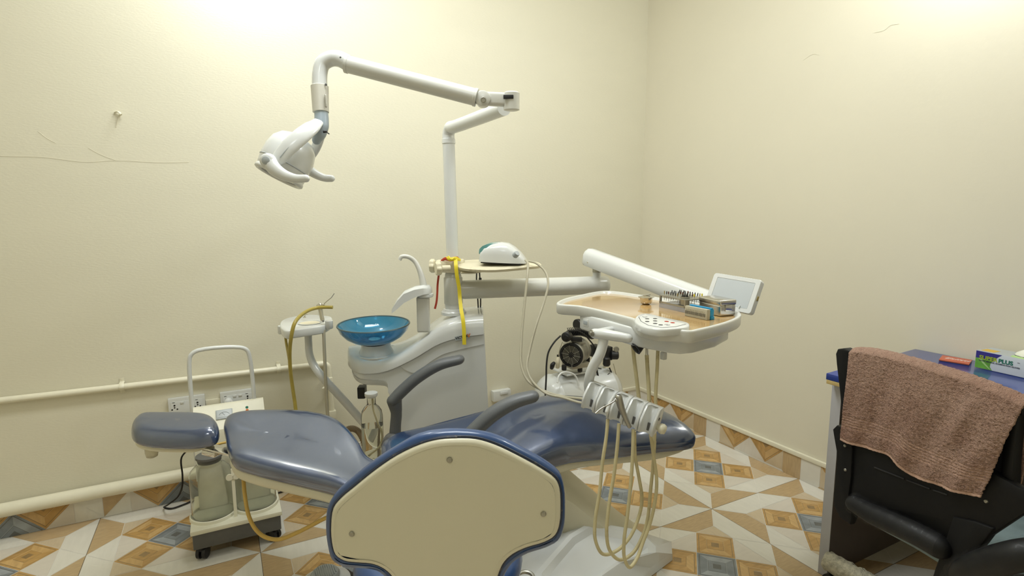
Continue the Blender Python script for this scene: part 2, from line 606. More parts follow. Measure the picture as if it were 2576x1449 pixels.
def screw(name, p, d, r, parent, m=None):
    bm = B()
    lathe(bm, [(r, 0), (r, r * 0.35), (r * 0.75, r * 0.7), (0, r * 0.8)], axis(p, d), 14)
    o = obj(name, bm, m or M['steel'], parent)
    return o

def text_obj(name, txt, size, M4, m, parent=None, extrude=0.0004, bold=0.0, shear=0.0, xs=1.0):
    cu = bpy.data.curves.new(name, 'FONT')
    cu.body = txt
    cu.size = size
    cu.extrude = extrude
    cu.offset = bold
    cu.shear = shear
    cu.resolution_u = 3
    t = bpy.data.objects.new('t', cu)
    COL.objects.link(t)
    dg = bpy.context.evaluated_depsgraph_get()
    dg.update()
    me = bpy.data.meshes.new_from_object(t.evaluated_get(dg))
    bpy.data.objects.remove(t)
    bpy.data.curves.remove(cu)
    bm = B()
    bm.from_mesh(me)
    bpy.data.meshes.remove(me)
    bmesh.ops.scale(bm, verts=bm.verts, vec=(xs, 1, 1))
    bmesh.ops.transform(bm, verts=bm.verts, matrix=M4)
    return obj(name, bm, m, parent)

# the dental chair's own axes: along the chair towards its foot, and across it towards the wall
CA = Vector((0.909, -0.416, 0)).normalized()
CN = Vector((0.416, 0.909, 0)).normalized()
CO = Vector((-2.64, -0.71, 0))
def ST(s, t, z):
    return CO + CA * s + CN * t + Vector((0, 0, z))
FH = Vector((0.46561, 0.88499, 0))     # horizontal direction away from the door side of the room
RH = Vector((0.88499, -0.46561, 0))
UP = Vector((0, 0, 1))

# ------------------------------------------------------------------ room shell
XL, YF, HT = -4.3, -4.4, 3.0
def wall_box(name, a, b, m):
    bm = B()
    box(bm, (Vector(a) + Vector(b)) / 2, [abs(a[i] - b[i]) for i in range(3)])
    return struct(name, bm, m)

bm = B()
box(bm, ((XL) / 2, 0.06, HT / 2), (-XL + 0.24, 0.12, HT))
# hairline plaster cracks standing a little proud of the paint
for path in ([(-3.1885,-0.0005,1.5332), (-3.0567,-0.0005,1.5342), (-2.9251,-0.0005,1.5207), (-2.8219,-0.0005,1.5310), (-2.6712,-0.0005,1.5286), (-2.5604,-0.0005,1.5344)],
             [(-2.9109,-0.0005,1.5781), (-2.8762,-0.0005,1.5544), (-2.8219,-0.0005,1.5310)], [(-3.0657,-0.0005,1.6343), (-3.0400,-0.0005,1.6085), (-3.0143,-0.0005,1.5915)]):
    tube(bm, path, 0.0007, 5, 4)
struct('wall_back', bm, M['wall'])
bm = B()
box(bm, (0.06, YF / 2, HT / 2), (0.12, -YF + 0.24, HT))
for path in ([(-0.0004,-1.4004,2.0464), (-0.0004,-1.4396,2.0450), (-0.0004,-1.4614,2.0573), (-0.0004,-1.4945,2.0540)], [(-0.0004,-1.0827,2.0096), (-0.0004,-1.1326,2.0259), (-0.0004,-1.1601,2.0158)]):
    tube(bm, path, 0.0005, 5, 4)
struct('wall_right', bm, M['wall_r'])
wall_box('wall_left', (XL - 0.12, 0.12, 0), (XL, YF - 0.12, HT), M['wall'])
wall_box('wall_front', (XL, YF - 0.12, 0), (0, YF, HT), M['wall'])
wall_box('ceiling', (XL - 0.12, 0.12, HT), (0.12, YF - 0.12, HT + 0.1), M['ceil'])

# patterned floor: one tile is eight trapezoids round the corners, a cross of raised-panel squares and the white corner squares
def tile_pieces():
    P = []
    a = 0.4714
    r2 = math.sqrt(2)
    for k in range(4):
        an = math.radians(225 + 90 * k)
        ep = Vector((math.cos(an), math.sin(an)))
        eq = Vector((-ep.y, ep.x))
        q = lambda p_, q_: ep * p_ + eq * q_
        v, ap, c1, c2 = q(r2, 0), q(2 * a, 0), q(1.5 * a, a / 2), q(1.5 * a, -a / 2)
        m1, m2 = q(1.5 * a, 1.5 * a), q(1.5 * a, -1.5 * a)
        P.append((0, [v, m1, c1, ap]))           # tan
        P.append((1, [v, ap, c2, m2]))           # white
        P.append((2, [ap, c1, c2]))              # light tan triangle
        P.append((1, [q(1.5 * a, a / 2), q(1.5 * a, 1.5 * a), q(a / 2, 1.5 * a)]))
        P.append((3, [q(a / 2, a / 2), q(1.5 * a, a / 2), q(a / 2, 1.5 * a)]))
        P.append((4, [q(a / 2, -a / 2), q(1.5 * a, -a / 2), q(1.5 * a, a / 2), q(a / 2, a / 2)]))
    e = [Vector((math.cos(math.radians(45 + 90 * k)), math.sin(math.radians(45 + 90 * k)))) for k in range(2)]
    P.append((5, [-e[0] * a / 2 - e[1] * a / 2, e[0] * a / 2 - e[1] * a / 2, e[0] * a / 2 + e[1] * a / 2, -e[0] * a / 2 + e[1] * a / 2]))
    return P
PIECES = tile_pieces()
FL_M = [M['t_tan'], M['t_white'], M['t_tan2'], M['t_white2'], M['t_or'], M['t_bl'], M['grout'], M['joint'],
        M['t_or2'], M['t_or3'], M['t_bl2'], M['t_bl3']]

def clip(poly, keep):
    for nx, ny, d in keep:                        # keep nx*x + ny*y <= d
        out = []
        for i in range(len(poly)):
            p, q_ = poly[i], poly[(i + 1) % len(poly)]
            fp, fq = nx * p[0] + ny * p[1] - d, nx * q_[0] + ny * q_[1] - d
            if fp <= 0:
                out.append(p)
            if fp * fq < 0:
                t = fp / (fp - fq)
                out.append(Vector((p[0] + (q_[0] - p[0]) * t, p[1] + (q_[1] - p[1]) * t)))
        poly = out
        if len(poly) < 3:
            return None
    return poly

def inset2(poly, d):
    n = len(poly)
    ar = sum(poly[i][0] * poly[(i + 1) % n][1] - poly[(i + 1) % n][0] * poly[i][1] for i in range(n))
    s = 1 if ar > 0 else -1
    lines = []
    for i in range(n):
        p, q_ = Vector(poly[i]), Vector(poly[(i + 1) % n])
        t = (q_ - p)
        if t.length < 1e-5:
            return None
        t.normalize()
        nn = Vector((-t.y, t.x)) * s
        lines.append((p + nn * d, t))
    out = []
    for i in range(n):
        (p, t), (q_, u) = lines[i - 1], lines[i]
        den = t.x * u.y - t.y * u.x
        if abs(den) < 1e-6:
            out.append(q_)
            continue
        k = ((q_.x - p.x) * u.y - (q_.y - p.y) * u.x) / den
        out.append(p + t * k)
    return out

def lay(bm, poly, to3, mi, g=0.0010, keep=None):
    """one tile piece; amber and slate squares get their nested raised panel"""
    q0 = inset2(poly, g)
    if not q0:
        return
    def face(pts2, h, m_):
        f = bm.faces.new([bm.verts.new(to3(p, h)) for p in pts2])
        f.material_index = m_
    if mi < 4 or len(poly) != 4:
        face(q0, 0.0, mi)
        return
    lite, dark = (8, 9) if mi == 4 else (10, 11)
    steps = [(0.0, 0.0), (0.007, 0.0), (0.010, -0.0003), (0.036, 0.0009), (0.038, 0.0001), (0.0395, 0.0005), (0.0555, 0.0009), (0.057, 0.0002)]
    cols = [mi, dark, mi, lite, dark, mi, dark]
    rings = []
    for d, h in steps:
        r_ = inset2(q0, d)
        rings.append(([Vector(p) for p in r_], h))
    for j in range(len(rings) - 1):
        (a_, ha), (b_, hb) = rings[j], rings[j + 1]
        for k in range(4):
            k2 = (k + 1) % 4
            q4 = ((a_[k], ha), (a_[k2], ha), (b_[k2], hb), (b_[k], hb))
            if keep:                                        # a cut tile on the skirting: the panel is flat there
                cl = clip([p for p, h in q4], keep)
                if not cl or len(cl) < 3:
                    continue
                q4 = [(p, 0.0) for p in cl]
            f = bm.faces.new([bm.verts.new(to3(p, h)) for p, h in q4])
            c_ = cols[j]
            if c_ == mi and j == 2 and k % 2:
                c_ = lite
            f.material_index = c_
    last = rings[-1][0]
    if keep:
        last = clip(last, keep)
        if not last or len(last) < 3:
            return
    face(last, 0.0 if keep else rings[-1][1], dark)

bm = B()
for i in range(-6, 2):
    for j in range(-6, 2):
        cx, cy = -0.6036 + 0.6 * i + 0.3, -1.209 + 0.6 * j + 0.3 + 1.2
        for mi, poly in PIECES:
            pl = [Vector((cx + p.x * 0.3, cy + p.y * 0.3)) for p in poly]
            if min(p.x for p in pl) > -0.008 or min(p.y for p in pl) > -0.012 or max(p.x for p in pl) < XL or max(p.y for p in pl) < YF:
                continue
            if max(p.x for p in pl) > 0 or max(p.y for p in pl) > 0:
                pl = clip(pl, [(1, 0, 0), (0, 1, 0)])
                if not pl:
                    continue
            lay(bm, pl, lambda p, h: Vector((p.x, p.y, h)), mi)
for k in range(-6, 2):
    x = -0.6036 + 0.6 * k
    if XL < x < 0:
        box(bm, (x, YF / 2, -0.0012), (0.0022, -YF, 0.002), mi=7)
    y = -1.209 + 0.6 * (k + 1)
    if YF < y < 0:
        box(bm, (XL / 2, y, -0.0012), (-XL, 0.0022, 0.002), mi=7)
box(bm, (XL / 2, YF / 2, -0.0504), (-XL + 0.24, -YF + 0.24, 0.10), mi=6)
struct('floor', bm, FL_M, angle=10)

# skirting cut from the same tiles
bm = B()
SK = 0.113
box(bm, (-0.0045, YF / 2, SK / 2), (0.009, -YF, SK), mi=6)
for k in range(-6, 2):
    c = -0.919 + 0.6 * k
    for mi, poly in PIECES:
        pl = clip([Vector((p.x, p.y)) for p in poly], [(0, 1, -0.32), (0, -1, 0.697)])
        if not pl:
            continue
        if mi >= 4:
            fp = [Vector((c - p.x * 0.3, (p.y + 0.697) * 0.3)) for p in poly]
            lay(bm, fp, lambda p, h: Vector((-0.0098, p.x, p.y)), mi, 0.0006, [(0, 1, SK), (0, -1, 0), (1, 0, -0.01), (-1, 0, -YF)])
            continue
        pl = [Vector((c - p.x * 0.3, (p.y + 0.697) * 0.3)) for p in pl]
        pl = clip(pl, [(1, 0, 0), (-1, 0, -YF)])
        if pl and len(pl) > 2:
            lay(bm, pl, lambda p, h: Vector((-0.0095 - h, p.x, p.y)), mi, 0.0006)
struct('baseboard_right', bm, FL_M, angle=10)
bm = B()
box(bm, (XL / 2, -0.0045, SK / 2), (-XL, 0.009, SK), mi=6)
for k in range(-4, 7):
    c = -3.29 + 0.6 * k
    for mi, poly in PIECES:
        pl = clip([Vector((p.x, p.y)) for p in poly], [(0, 1, 0.38), (0, -1, 0.003)])
        if not pl:
            continue
        if mi >= 4:
            fp = [Vector((c + p.x * 0.3, (p.y + 0.003) * 0.3)) for p in poly]
            lay(bm, fp, lambda p, h: Vector((p.x, -0.0098, p.y)), mi, 0.0006, [(0, 1, SK), (0, -1, 0), (1, 0, -0.01), (-1, 0, -XL)])
            continue
        pl = [Vector((c + p.x * 0.3, (p.y + 0.003) * 0.3)) for p in pl]
        pl = clip(pl, [(1, 0, -0.01), (-1, 0, -XL)])
        if pl and len(pl) > 2:
            lay(bm, pl, lambda p, h: Vector((p.x, -0.0095 - h, p.y)), mi, 0.0006)
struct('baseboard_back', bm, FL_M, angle=10)
bm = B()
box(bm, (-0.009, YF / 2, SK + 0.012), (0.018, -YF, 0.022), bev=0.004)
box(bm, (-0.0045, YF / 2, SK + 0.0005), (0.009, -YF, 0.002))
struct('trim_1', bm, M['pipe'])
bm = B()
box(bm, (-0.60, -0.009, SK + 0.012), (1.16, 0.018, 0.022), bev=0.004)
struct('trim_2', bm, M['pipe'])

# ------------------------------------------------------------------ dental chair
chair = thing('dental_chair', 'blue vinyl dental chair lying flat with grey armrests and white floor base', 'dental chair', ST(1.35, -0.02, 0))
bm = B()
cushion(bm, [(-2.7732,-0.6454,0.5620), (-2.7741,-0.5824,0.5680), (-2.7524,-0.5413,0.5700), (-2.6754,-0.5655,0.5700), (-2.5866,-0.6134,0.5700), (-2.5356,-0.6624,0.5700), (-2.5119,-0.7317,0.5680),
             (-2.5088,-0.7822,0.5600), (-2.5221,-0.8168,0.5560), (-2.5698,-0.8158,0.5530), (-2.6392,-0.7857,0.5530), (-2.7211,-0.7315,0.5560), (-2.7556,-0.6944,0.5600)],
        0.046, 0.014, 0.034, 0.010, 0.003, power=0.75)
obj('headrest_cushion', bm, M['blue'], chair, 60)
bm = B()
cushion(bm, [(-2.7663,-0.6375,0.5320), (-2.7599,-0.5613,0.5400), (-2.7026,-0.5593,0.5400), (-2.5885,-0.6207,0.5400), (-2.5375,-0.6728,0.5400), (-2.5250,-0.7449,0.5350), (-2.5727,-0.7818,0.5250), (-2.6431,-0.7546,0.5250), (-2.7316,-0.7020,0.5300)],
        0.016, 0.010, 0.01, 0.02)
hs = obj('headrest_shell', bm, M['cream'], chair, 60)
bm = B()
p = Vector((-2.7173,-0.6823,0.5050))
lathe(bm, [(0.020, 0.028), (0.020, 0.0), (0.017, -0.014), (0.010, -0.018), (0, -0.018)], at_z(p.x, p.y + 0.008, p.z), 20)
obj('headrest_knob', bm, M['tube'], hs)
bm = B()
a, b = Vector((-2.5741,-0.7300,0.5250)), Vector((-2.4553,-0.8177,0.5000))
d = (b - a).normalized()
box(bm, (0, 0, 0), ((b - a).length, 0.045, 0.008), basis((a + b) / 2, d, CN), 0.002)
box(bm, (-0.02, 0, -0.012), (0.05, 0.05, 0.018), basis((a + b) / 2, d, CN), 0.004)
obj('headrest_bar', bm, M['chrome'], chair)

# backrest
bm = B()
BK = [(-2.4911,-0.7859,0.5550), (-2.4945,-0.7263,0.5700), (-2.4780,-0.6661,0.5800), (-2.4322,-0.6608,0.5850), (-2.3131,-0.6763,0.5750), (-2.2214,-0.7247,0.5700), (-2.1478,-0.7941,0.5600), (-2.1113,-0.8971,0.5500), (-2.0909,-0.9916,0.5300), (-2.0771,-1.0781,0.5050),
      ST(0.76, -0.14, 0.475), ST(0.78, -0.24, 0.46), ST(0.70, -0.285, 0.46), (-2.1960,-1.1916,0.4850), (-2.2565,-1.1360,0.4950), (-2.3509,-1.0660,0.5150), (-2.4254,-1.0062,0.5300), (-2.4683,-0.9629,0.5400), (-2.4848,-0.8901,0.5450)]
cushion(bm, BK, 0.030, 0.036, 0.060, 0.010, -0.014, 6, power=0.85)
obj('backrest_cushion', bm, M['blue'], chair, 60)
bm = B()
cushion(bm, [Vector(p) + Vector((0, 0, -0.050)) for p in [(-2.4823,-0.8018,0.5450), (-2.4864,-0.7231,0.5600), (-2.4329,-0.6520,0.5700), (-2.3150,-0.6916,0.5650), (-2.1520,-0.8159,0.5500), (-2.0935,-1.0013,0.5200), (-2.0864,-1.0944,0.5000),
             ST(0.75, -0.15, 0.47), ST(0.77, -0.23, 0.455), ST(0.70, -0.275, 0.455), (-2.1935,-1.1766,0.4800), (-2.3499,-1.0521,0.5100), (-2.4250,-0.9914,0.5250), (-2.4659,-0.9456,0.5350), (-2.4804,-0.8833,0.5400)]],
        0.022, 0.026, 0.01, 0.03)
obj('backrest_shell', bm, M['cream'], chair, 60)

# seat with leg rest
bm = B()
SEAT = [(-1.9878,-0.9153,0.4750), (-1.9447,-0.8835,0.4850), (-1.8308,-0.8909,0.5000), (-1.6791,-0.9202,0.5250), (-1.4852,-0.9836,0.5650), (-1.3634,-1.0237,0.5750), (-1.2189,-1.1177,0.5750), (-1.1114,-1.1807,0.5700),
        (-1.0328,-1.2529,0.5600), (-0.9859,-1.3339,0.5400), (-0.9722,-1.4128,0.5150), (-0.9769,-1.4475,0.4950), (-1.0073,-1.4488,0.4880), (-1.1289,-1.4069,0.4820), (-1.2795,-1.3715,0.4820), (-1.4183,-1.3285,0.4800), (-1.4610,-1.3186,0.4780),
        ST(1.18, -0.13, 0.470), ST(1.05, -0.22, 0.462), ST(0.92, -0.25, 0.458), ST(0.80, -0.24, 0.455), ST(0.74, -0.15, 0.455), ST(0.70, -0.03, 0.460)]
def seat_form(p):
    s = (p - CO).dot(CA)
    t = (p - CO).dot(CN)
    hump = 0.028 * math.exp(-((s - 1.32) / 0.20) ** 2)
    dip = -0.020 * math.exp(-((s - 0.98) / 0.18) ** 2)
    return (hump + dip) * max(0.0, 1 - ((t - 0.03) / 0.26) ** 2)
cushion(bm, SEAT, 0.018, 0.036, 0.05, 0.010, 0.012, 6, seat_form)
obj('seat_cushion', bm, M['blue'], chair, 60)
bm = B()
cushion(bm, [Vector(p) + Vector((0, 0, -0.050)) for p in [ST(0.74, 0.04, 0.46), (-1.6820,-0.9266,0.5100), (-1.3677,-1.0311,0.5600), (-1.1133,-1.1836,0.5550), (-0.9979,-1.3258,0.5300), (-0.9817,-1.4035,0.4950), (-1.1130,-1.3895,0.4780),
             (-1.2634,-1.3512,0.4780), (-1.4060,-1.3106,0.4760), ST(1.18, -0.12, 0.465), ST(1.0, -0.21, 0.455), ST(0.80, -0.20, 0.45)]], 0.020, 0.020, 0.006, 0.03)
obj('seat_shell', bm, M['cream'], chair, 60)

def armrest(name, pts, rad, post, t):
    bm = B()
    tube(bm, pts, rad, 16, 8, True, True, up=UP, flat=(1.15, 0.82))
    tube(bm, post, [0.026, 0.019, 0.019, 0.021], 14, 6, True, True, up=CA, flat=(0.8, 1.15))
    return obj(name, bm, M['gray'], chair, 50)
pl = [(-1.6684,-0.8796,0.7426), (-1.7376,-0.8479,0.7233), (-1.8159,-0.8121,0.6738), (-1.8734,-0.7858,0.6189), (-1.9009,-0.7732,0.5873)]
armrest('armrest', pl, [0.023, 0.026, 0.028, 0.029, 0.028], [(-1.8997,-0.7738,0.5824), (-1.8941,-0.7763,0.5335), (-1.8984,-0.7744,0.4813), (-1.9030,-0.7722,0.4190)], 0.25)
pr_ = [(-1.6424,-1.4086,0.7481), (-1.6894,-1.3870,0.7340), (-1.7522,-1.3583,0.6948), (-1.8029,-1.3351,0.6448), (-1.8290,-1.3232,0.6146)]
armrest('armrest', pr_, [0.023, 0.026, 0.028, 0.028, 0.028], [(-1.8290,-1.3232,0.6146), (-1.8229,-1.3260,0.5703), (-1.8259,-1.3246,0.5115), (-1.8291,-1.3231,0.4456)], -0.22)
for tt, px in ((0.235, (-1.9117,-0.7848,0.4090)), (-0.21, (-1.8231,-1.3149,0.4269))):
    bm = B()
    lathe(bm, [(0.030, -0.03), (0.045, -0.02), (0.045, 0.02), (0.03, 0.03)], axis(px, CN), 24)
    q = Vector(px) - CN * (0.10 if tt > 0 else -0.05)
    box(bm, (0, 0, 0), (0.05, 0.2 if tt > 0 else 0.1, 0.03), basis(q + Vector((0, 0, -0.03)), CA, CN), 0.006)
    obj('armrest_mount', bm, M['dgray'], chair)

# lift column with its cream cover and the white floor base
bm = B()
secs = []
for s, hw, zb, zt in ((0.86, 0.10, 0.12, 0.42), (1.0, 0.115, 0.12, 0.43), (1.12, 0.12, 0.12, 0.43), (1.25, 0.12, 0.11, 0.41), (1.36, 0.12, 0.10, 0.34), (1.46, 0.115, 0.09, 0.25), (1.56, 0.10, 0.08, 0.165), (1.63, 0.08, 0.07, 0.11)):
    t0 = 0.085
    secs.append([ST(s, t0 - hw, zb), ST(s, t0 - hw, zt - 0.05), ST(s, t0 - hw + 0.03, zt - 0.01), ST(s, t0 - 0.04, zt), ST(s, t0 + 0.04, zt), ST(s, t0 + hw - 0.03, zt - 0.01), ST(s, t0 + hw, zt - 0.05), ST(s, t0 + hw, zb)])
loft(bm, secs)
obj('column_cover', bm, M['cream'], chair, 35)
bm = B()
box(bm, (0, 0, 0), (0.10, 0.16, 0.07), basis(ST(1.24, -0.03, 0.20), CA, CN), 0.008)
obj('column_boot', bm, M['black'], chair)
bm = B()
foot = [(-1.0253,-1.4053,0.0120), (-0.9699,-1.3433,0.0120), ST(1.64, 0.09, 0.012), ST(1.46, 0.20, 0.012), ST(1.20, 0.22, 0.012), ST(0.75, 0.22, 0.012), ST(0.86, -0.16, 0.012), ST(1.13, -0.43, 0.012), ST(1.34, -0.42, 0.012), (-1.1566,-1.4381,0.0120)]
slab(bm, foot, 0, bev=0.004, drop=0.012)
ftop = [(-1.1521,-1.4498,0.1000), (-1.1311,-1.4265,0.1050), (-1.1799,-1.3813,0.1600), (-1.3434,-1.3136,0.2000), (-1.4550,-1.3444,0.2000), (-1.5741,-1.4135,0.2000), (-1.6775,-1.4760,0.2000), (-1.7331,-1.5494,0.2000), (-1.5976,-1.5765,0.1700), (-1.3221,-1.4594,0.1200)]
def mixr(A_, B_, f, z=None, fz=None):
    return [Vector(a).lerp(Vector(b), f) if fz is None else Vector((a[0] + (b[0] - a[0]) * f, a[1] + (b[1] - a[1]) * f, a[2] + (b[2] - a[2]) * fz)) for a, b in zip(A_, B_)]
c_ = sum((Vector(p) for p in ftop), Vector()) / len(ftop)
inner = [Vector(p).lerp(c_, 0.14) for p in ftop]
dishd = [Vector(p).lerp(c_, 0.26) - Vector((0, 0, 0.016)) for p in ftop]
loft(bm, [[Vector(p) - Vector((0, 0, 0.002)) for p in foot], mixr(foot, ftop, 0.03, fz=0.22), mixr(foot, ftop, 0.10, fz=0.28), mixr(foot, ftop, 0.90, fz=0.93), mixr(foot, ftop, 1.0, fz=1.0), inner, dishd])
obj('floor_base', bm, M['white'], chair, 25)

# foot pedal on the floor behind the stool
pc = Vector((-2.2155,-0.9563,0.0500)); pc.z = 0
ped = thing('foot_pedal', 'round foot pedal with grey ribbed cap on floor left of the stool', 'foot pedal', pc)
bm = B()
lathe(bm, [(0.105, 0.0), (0.108, 0.012), (0.10, 0.022), (0.085, 0.026)], at_z(*pc), 40)
obj('pedal_base', bm, M['black'], ped)
bm = B()
lathe(bm, [(0.088, 0.022), (0.085, 0.036), (0.062, 0.050), (0.055, 0.052)], at_z(*pc), 40)
obj('pedal_rim', bm, M['white'], ped)
bm = B()
lathe(bm, [(0.050, 0.048), (0.050, 0.062), (0.044, 0.070), (0.0, 0.074)], at_z(*pc), 36)
for k in range(-5, 6):
    h = math.sqrt(max(0, 0.040 ** 2 - (k * 0.007) ** 2))
    if h > 0.005:
        box(bm, (pc.x + k * 0.007, pc.y, 0.0725), (0.003, 2 * h, 0.004))
obj('pedal_cap', bm, M['lgray'], ped)

# ------------------------------------------------------------------ operator stool, back turned to the viewer
sc = Vector((-2.03, -1.62, 0.0))
stool = thing('operator_stool', 'dentist stool in the foreground, cream back shell with blue cushion rim', 'stool', sc)
shell_o = [(-2.0829,-1.8847,0.8774), (-2.0502,-1.8999,0.8749), (-2.0176,-1.9137,0.8629), (-1.9737,-1.9299,0.8371), (-1.9277,-1.9443,0.8054), (-1.8989,-1.9521,0.7802), (-1.8897,-1.9543,0.7586), (-1.8869,-1.9550,0.7172), (-1.8891,-1.9545,0.6786), (-1.8980,-1.9523,0.6565), (-1.9199,-1.9465,0.6451), (-1.9563,-1.9356,0.6378), (-1.9818,-1.9271,0.6269), (-1.9994,-1.9207,0.6105), (-2.0093,-1.9169,0.5888),
           (-2.0185,-1.9133,0.5512), (-2.0250,-1.9107,0.4899), (-2.1868,-1.8248,0.4901), (-2.1899,-1.8227,0.5517), (-2.2061,-1.8116,0.5860), (-2.2213,-1.8006,0.5990), (-2.2368,-1.7890,0.6040), (-2.2619,-1.7690,0.6027), (-2.2836,-1.7507,0.6030), (-2.2988,-1.7372,0.6139), (-2.3039,-1.7325,0.6392), (-2.3037,-1.7327,0.6786), (-2.2981,-1.7378,0.7160), (-2.2844,-1.7499,0.7398), (-2.2587,-1.7717,0.7698), (-2.2235,-1.7989,0.8079), (-2.1861,-1.8252,0.8409), (-2.1455,-1.8507,0.8652), (-2.1144,-1.8684,0.8752)]
cush_o = [(-2.0983,-1.8634,0.8871), (-2.0424,-1.8903,0.8827), (-2.0065,-1.9052,0.8713), (-1.9619,-1.9214,0.8443), (-1.9167,-1.9352,0.8133), (-1.8841,-1.9437,0.7823), (-1.8738,-1.9461,0.7526), (-1.8708,-1.9468,0.7044), (-1.8738,-1.9461,0.6610), (-1.8846,-1.9436,0.6372), (-1.9111,-1.9368,0.6254), (-1.9465,-1.9263,0.6180), (-1.9685,-1.9191,0.6066), (-1.9833,-1.9139,0.5924), (-1.9933,-1.9102,0.5741),
          (-2.0043,-1.9061,0.5370), (-2.0123,-1.9029,0.4796), (-2.1905,-1.8079,0.4795), (-2.1960,-1.8041,0.5327), (-2.2115,-1.7931,0.5700), (-2.2255,-1.7827,0.5824), (-2.2564,-1.7584,0.5829), (-2.2839,-1.7349,0.5820), (-2.3027,-1.7178,0.5929), (-2.3097,-1.7112,0.6244), (-2.3106,-1.7103,0.6686), (-2.3056,-1.7151,0.7093), (-2.2900,-1.7295,0.7417), (-2.2631,-1.7528,0.7750), (-2.2269,-1.7816,0.8145), (-2.1871,-1.8102,0.8490), (-2.1461,-1.8364,0.8769)]
SN = -FH
def bent_plate(bm, loop2, layers, fill=True, ns=3):
    """closed outline loop swept through layers (inset, offset along -view) and filled by a fan of shrinking rings following the bend"""
    loop = smooth_path(loop2, ns, True)
    n = len(loop)
    c = sum(loop, Vector()) / n
    def off(d, z):
        out = []
        for i in range(n):
            t = (loop[(i + 1) % n] - loop[i - 1]).normalized()
            q = SN.cross(t).normalized()
            out.append(loop[i] + q * d * sg + SN * z)
        return out
    ar = Vector()
    for i in range(n):
        ar += (loop[i] - c).cross(loop[(i + 1) % n] - c)
    sg = 1 if ar.dot(SN) > 0 else -1
    rings = [off(d, z) for d, z in layers]
    def rows(ring):
        zs_ = [p.z for p in ring]
        z0_, z1_ = min(zs_), max(zs_)
        ref = Vector((-2.105, -1.873, 0))
        flat_d = sum((p - ref).dot(FH) - 0.55 * (p - ref).dot(RH) ** 2 for p in ring) / n
        out = []
        for r_ in [0.4] + list(range(1, 60)) + [59.4, 59.7]:
            z = z0_ + (z1_ - z0_) * (0.5 - 0.5 * math.cos(PI * min(r_, 59.7) / 60))
            xs = []
            for i in range(n):
                p, q = ring[i], ring[(i + 1) % n]
                if (p.z - z) * (q.z - z) < 0:
                    xs.append((p.lerp(q, (z - p.z) / (q.z - p.z)) - ref).dot(RH))
            if len(xs) < 2:
                continue
            x0_, x1_ = min(xs), max(xs)
            row = []
            for k in range(29):
                x_ = x0_ + (x1_ - x0_) * k / 28
                row.append(ref + RH * x_ + FH * (flat_d + 0.55 * x_ * x_) + UP * z)
            out.append(row)
        return out
    vr = [[bm.verts.new(p) for p in r_] for r_ in rings]
    for a, b in zip(vr, vr[1:]):
        for k in range(n):
            k2 = (k + 1) % n
            bm.faces.new([a[k], a[k2], b[k2], b[k]])
    for ring in (rings[0], rings[-1]):
        g = [[bm.verts.new(p) for p in row] for row in rows(ring)]
        for a, b in zip(g, g[1:]):
            for k in range(28):
                bm.faces.new([a[k], a[k + 1], b[k + 1], b[k]])
bm = B()
bent_plate(bm, shell_o, [(0.012, 0.0), (0.007, -0.001), (0.003, -0.004), (0.0, -0.010), (0.0, -0.014)])
bs = obj('back_shell', bm, M['cream'], stool, 60)
bm = B()
bent_plate(bm, cush_o, [(0.012, 0.002), (0.004, -0.001), (0.0, -0.010), (0.0, -0.022), (0.006, -0.036), (0.018, -0.046), (0.036, -0.050)])
obj('back_cushion', bm, M['bluestool'], stool, 60)
bm = B()
seam = smooth_path(shell_o, 3, True)
tube(bm, [p + FH * 0.0125 for p in seam] + [seam[0] + FH * 0.0125], 0.0042, 6, 0, False)
obj('back_seam', bm, M['dust'], stool)
for p in ((-2.0960,-1.8781,0.8362), (-2.2662,-1.7654,0.6698), (-1.9234,-1.9455,0.7111)):
    screw('screw', Vector(p) + FH * 0.001, SN, 0.0058, bs, M['alu'])
scz = 0.47
bm = B()
lathe(bm, [(0, scz - 0.06), (0.185, scz - 0.06), (0.203, scz - 0.045), (0.208, scz - 0.015), (0.200, scz + 0.012), (0.175, scz + 0.026), (0.10, scz + 0.030), (0, scz + 0.030)], at_z(sc.x, sc.y, 0), 48)
obj('stool_seat', bm, M['bluestool'], stool, 60)
bm = B()
bx = Vector((-2.105, -1.873, 0))
tube(bm, [bx + FH * 0.03 + UP * 0.62, bx + FH * 0.02 + UP * 0.50, bx + FH * 0.04 + UP * 0.43, bx + FH * 0.12 + UP * 0.402, sc + UP * 0.402], 0.014, 10, 6, up=RH, flat=(0.6, 1.8))
obj('back_bracket', bm, M['black'], stool)
bm = B()
lathe(bm, [(0.05, 0.41), (0.05, 0.36), (0.024, 0.34), (0.024, 0.22), (0.034, 0.22), (0.034, 0.08), (0.05, 0.07), (0.05, 0.05)], at_z(sc.x, sc.y, 0), 24)
obj('gas_column', bm, M['chrome'], stool)
bm = B()
for k in range(5):
    an = 2 * PI * k / 5 + 0.3
    e = Vector((math.cos(an), math.sin(an), 0))
    tube(bm, [sc + UP * 0.075, sc + e * 0.11 + UP * 0.07, sc + e * 0.205 + UP * 0.055], [0.022, 0.02, 0.014], 10, 4)
obj('star_base', bm, M['black'], stool)
for k in range(5):
    an = 2 * PI * k / 5 + 0.3
    e = Vector((math.cos(an), math.sin(an), 0))
    bm = B()
    lathe(bm, [(0.012, -0.014), (0.024, -0.011), (0.024, 0.011), (0.012, 0.014)], axis(sc + e * 0.205 + UP * 0.0245, e.cross(UP)), 18)
    obj('castor', bm, M['black'], stool)
bm = B()
a = sc + RH * 0.16 + UP * 0.40
rg = [a + RH * (0.055 + 0.022 * math.cos(q_)) + FH * 0.026 * math.sin(q_) for q_ in [2 * PI * k / 16 for k in range(17)]]
tube(bm, rg, 0.005, 8, 0, False)
tube(bm, [sc + RH * 0.03 + UP * 0.40, a + RH * 0.034], 0.005, 8, 0)
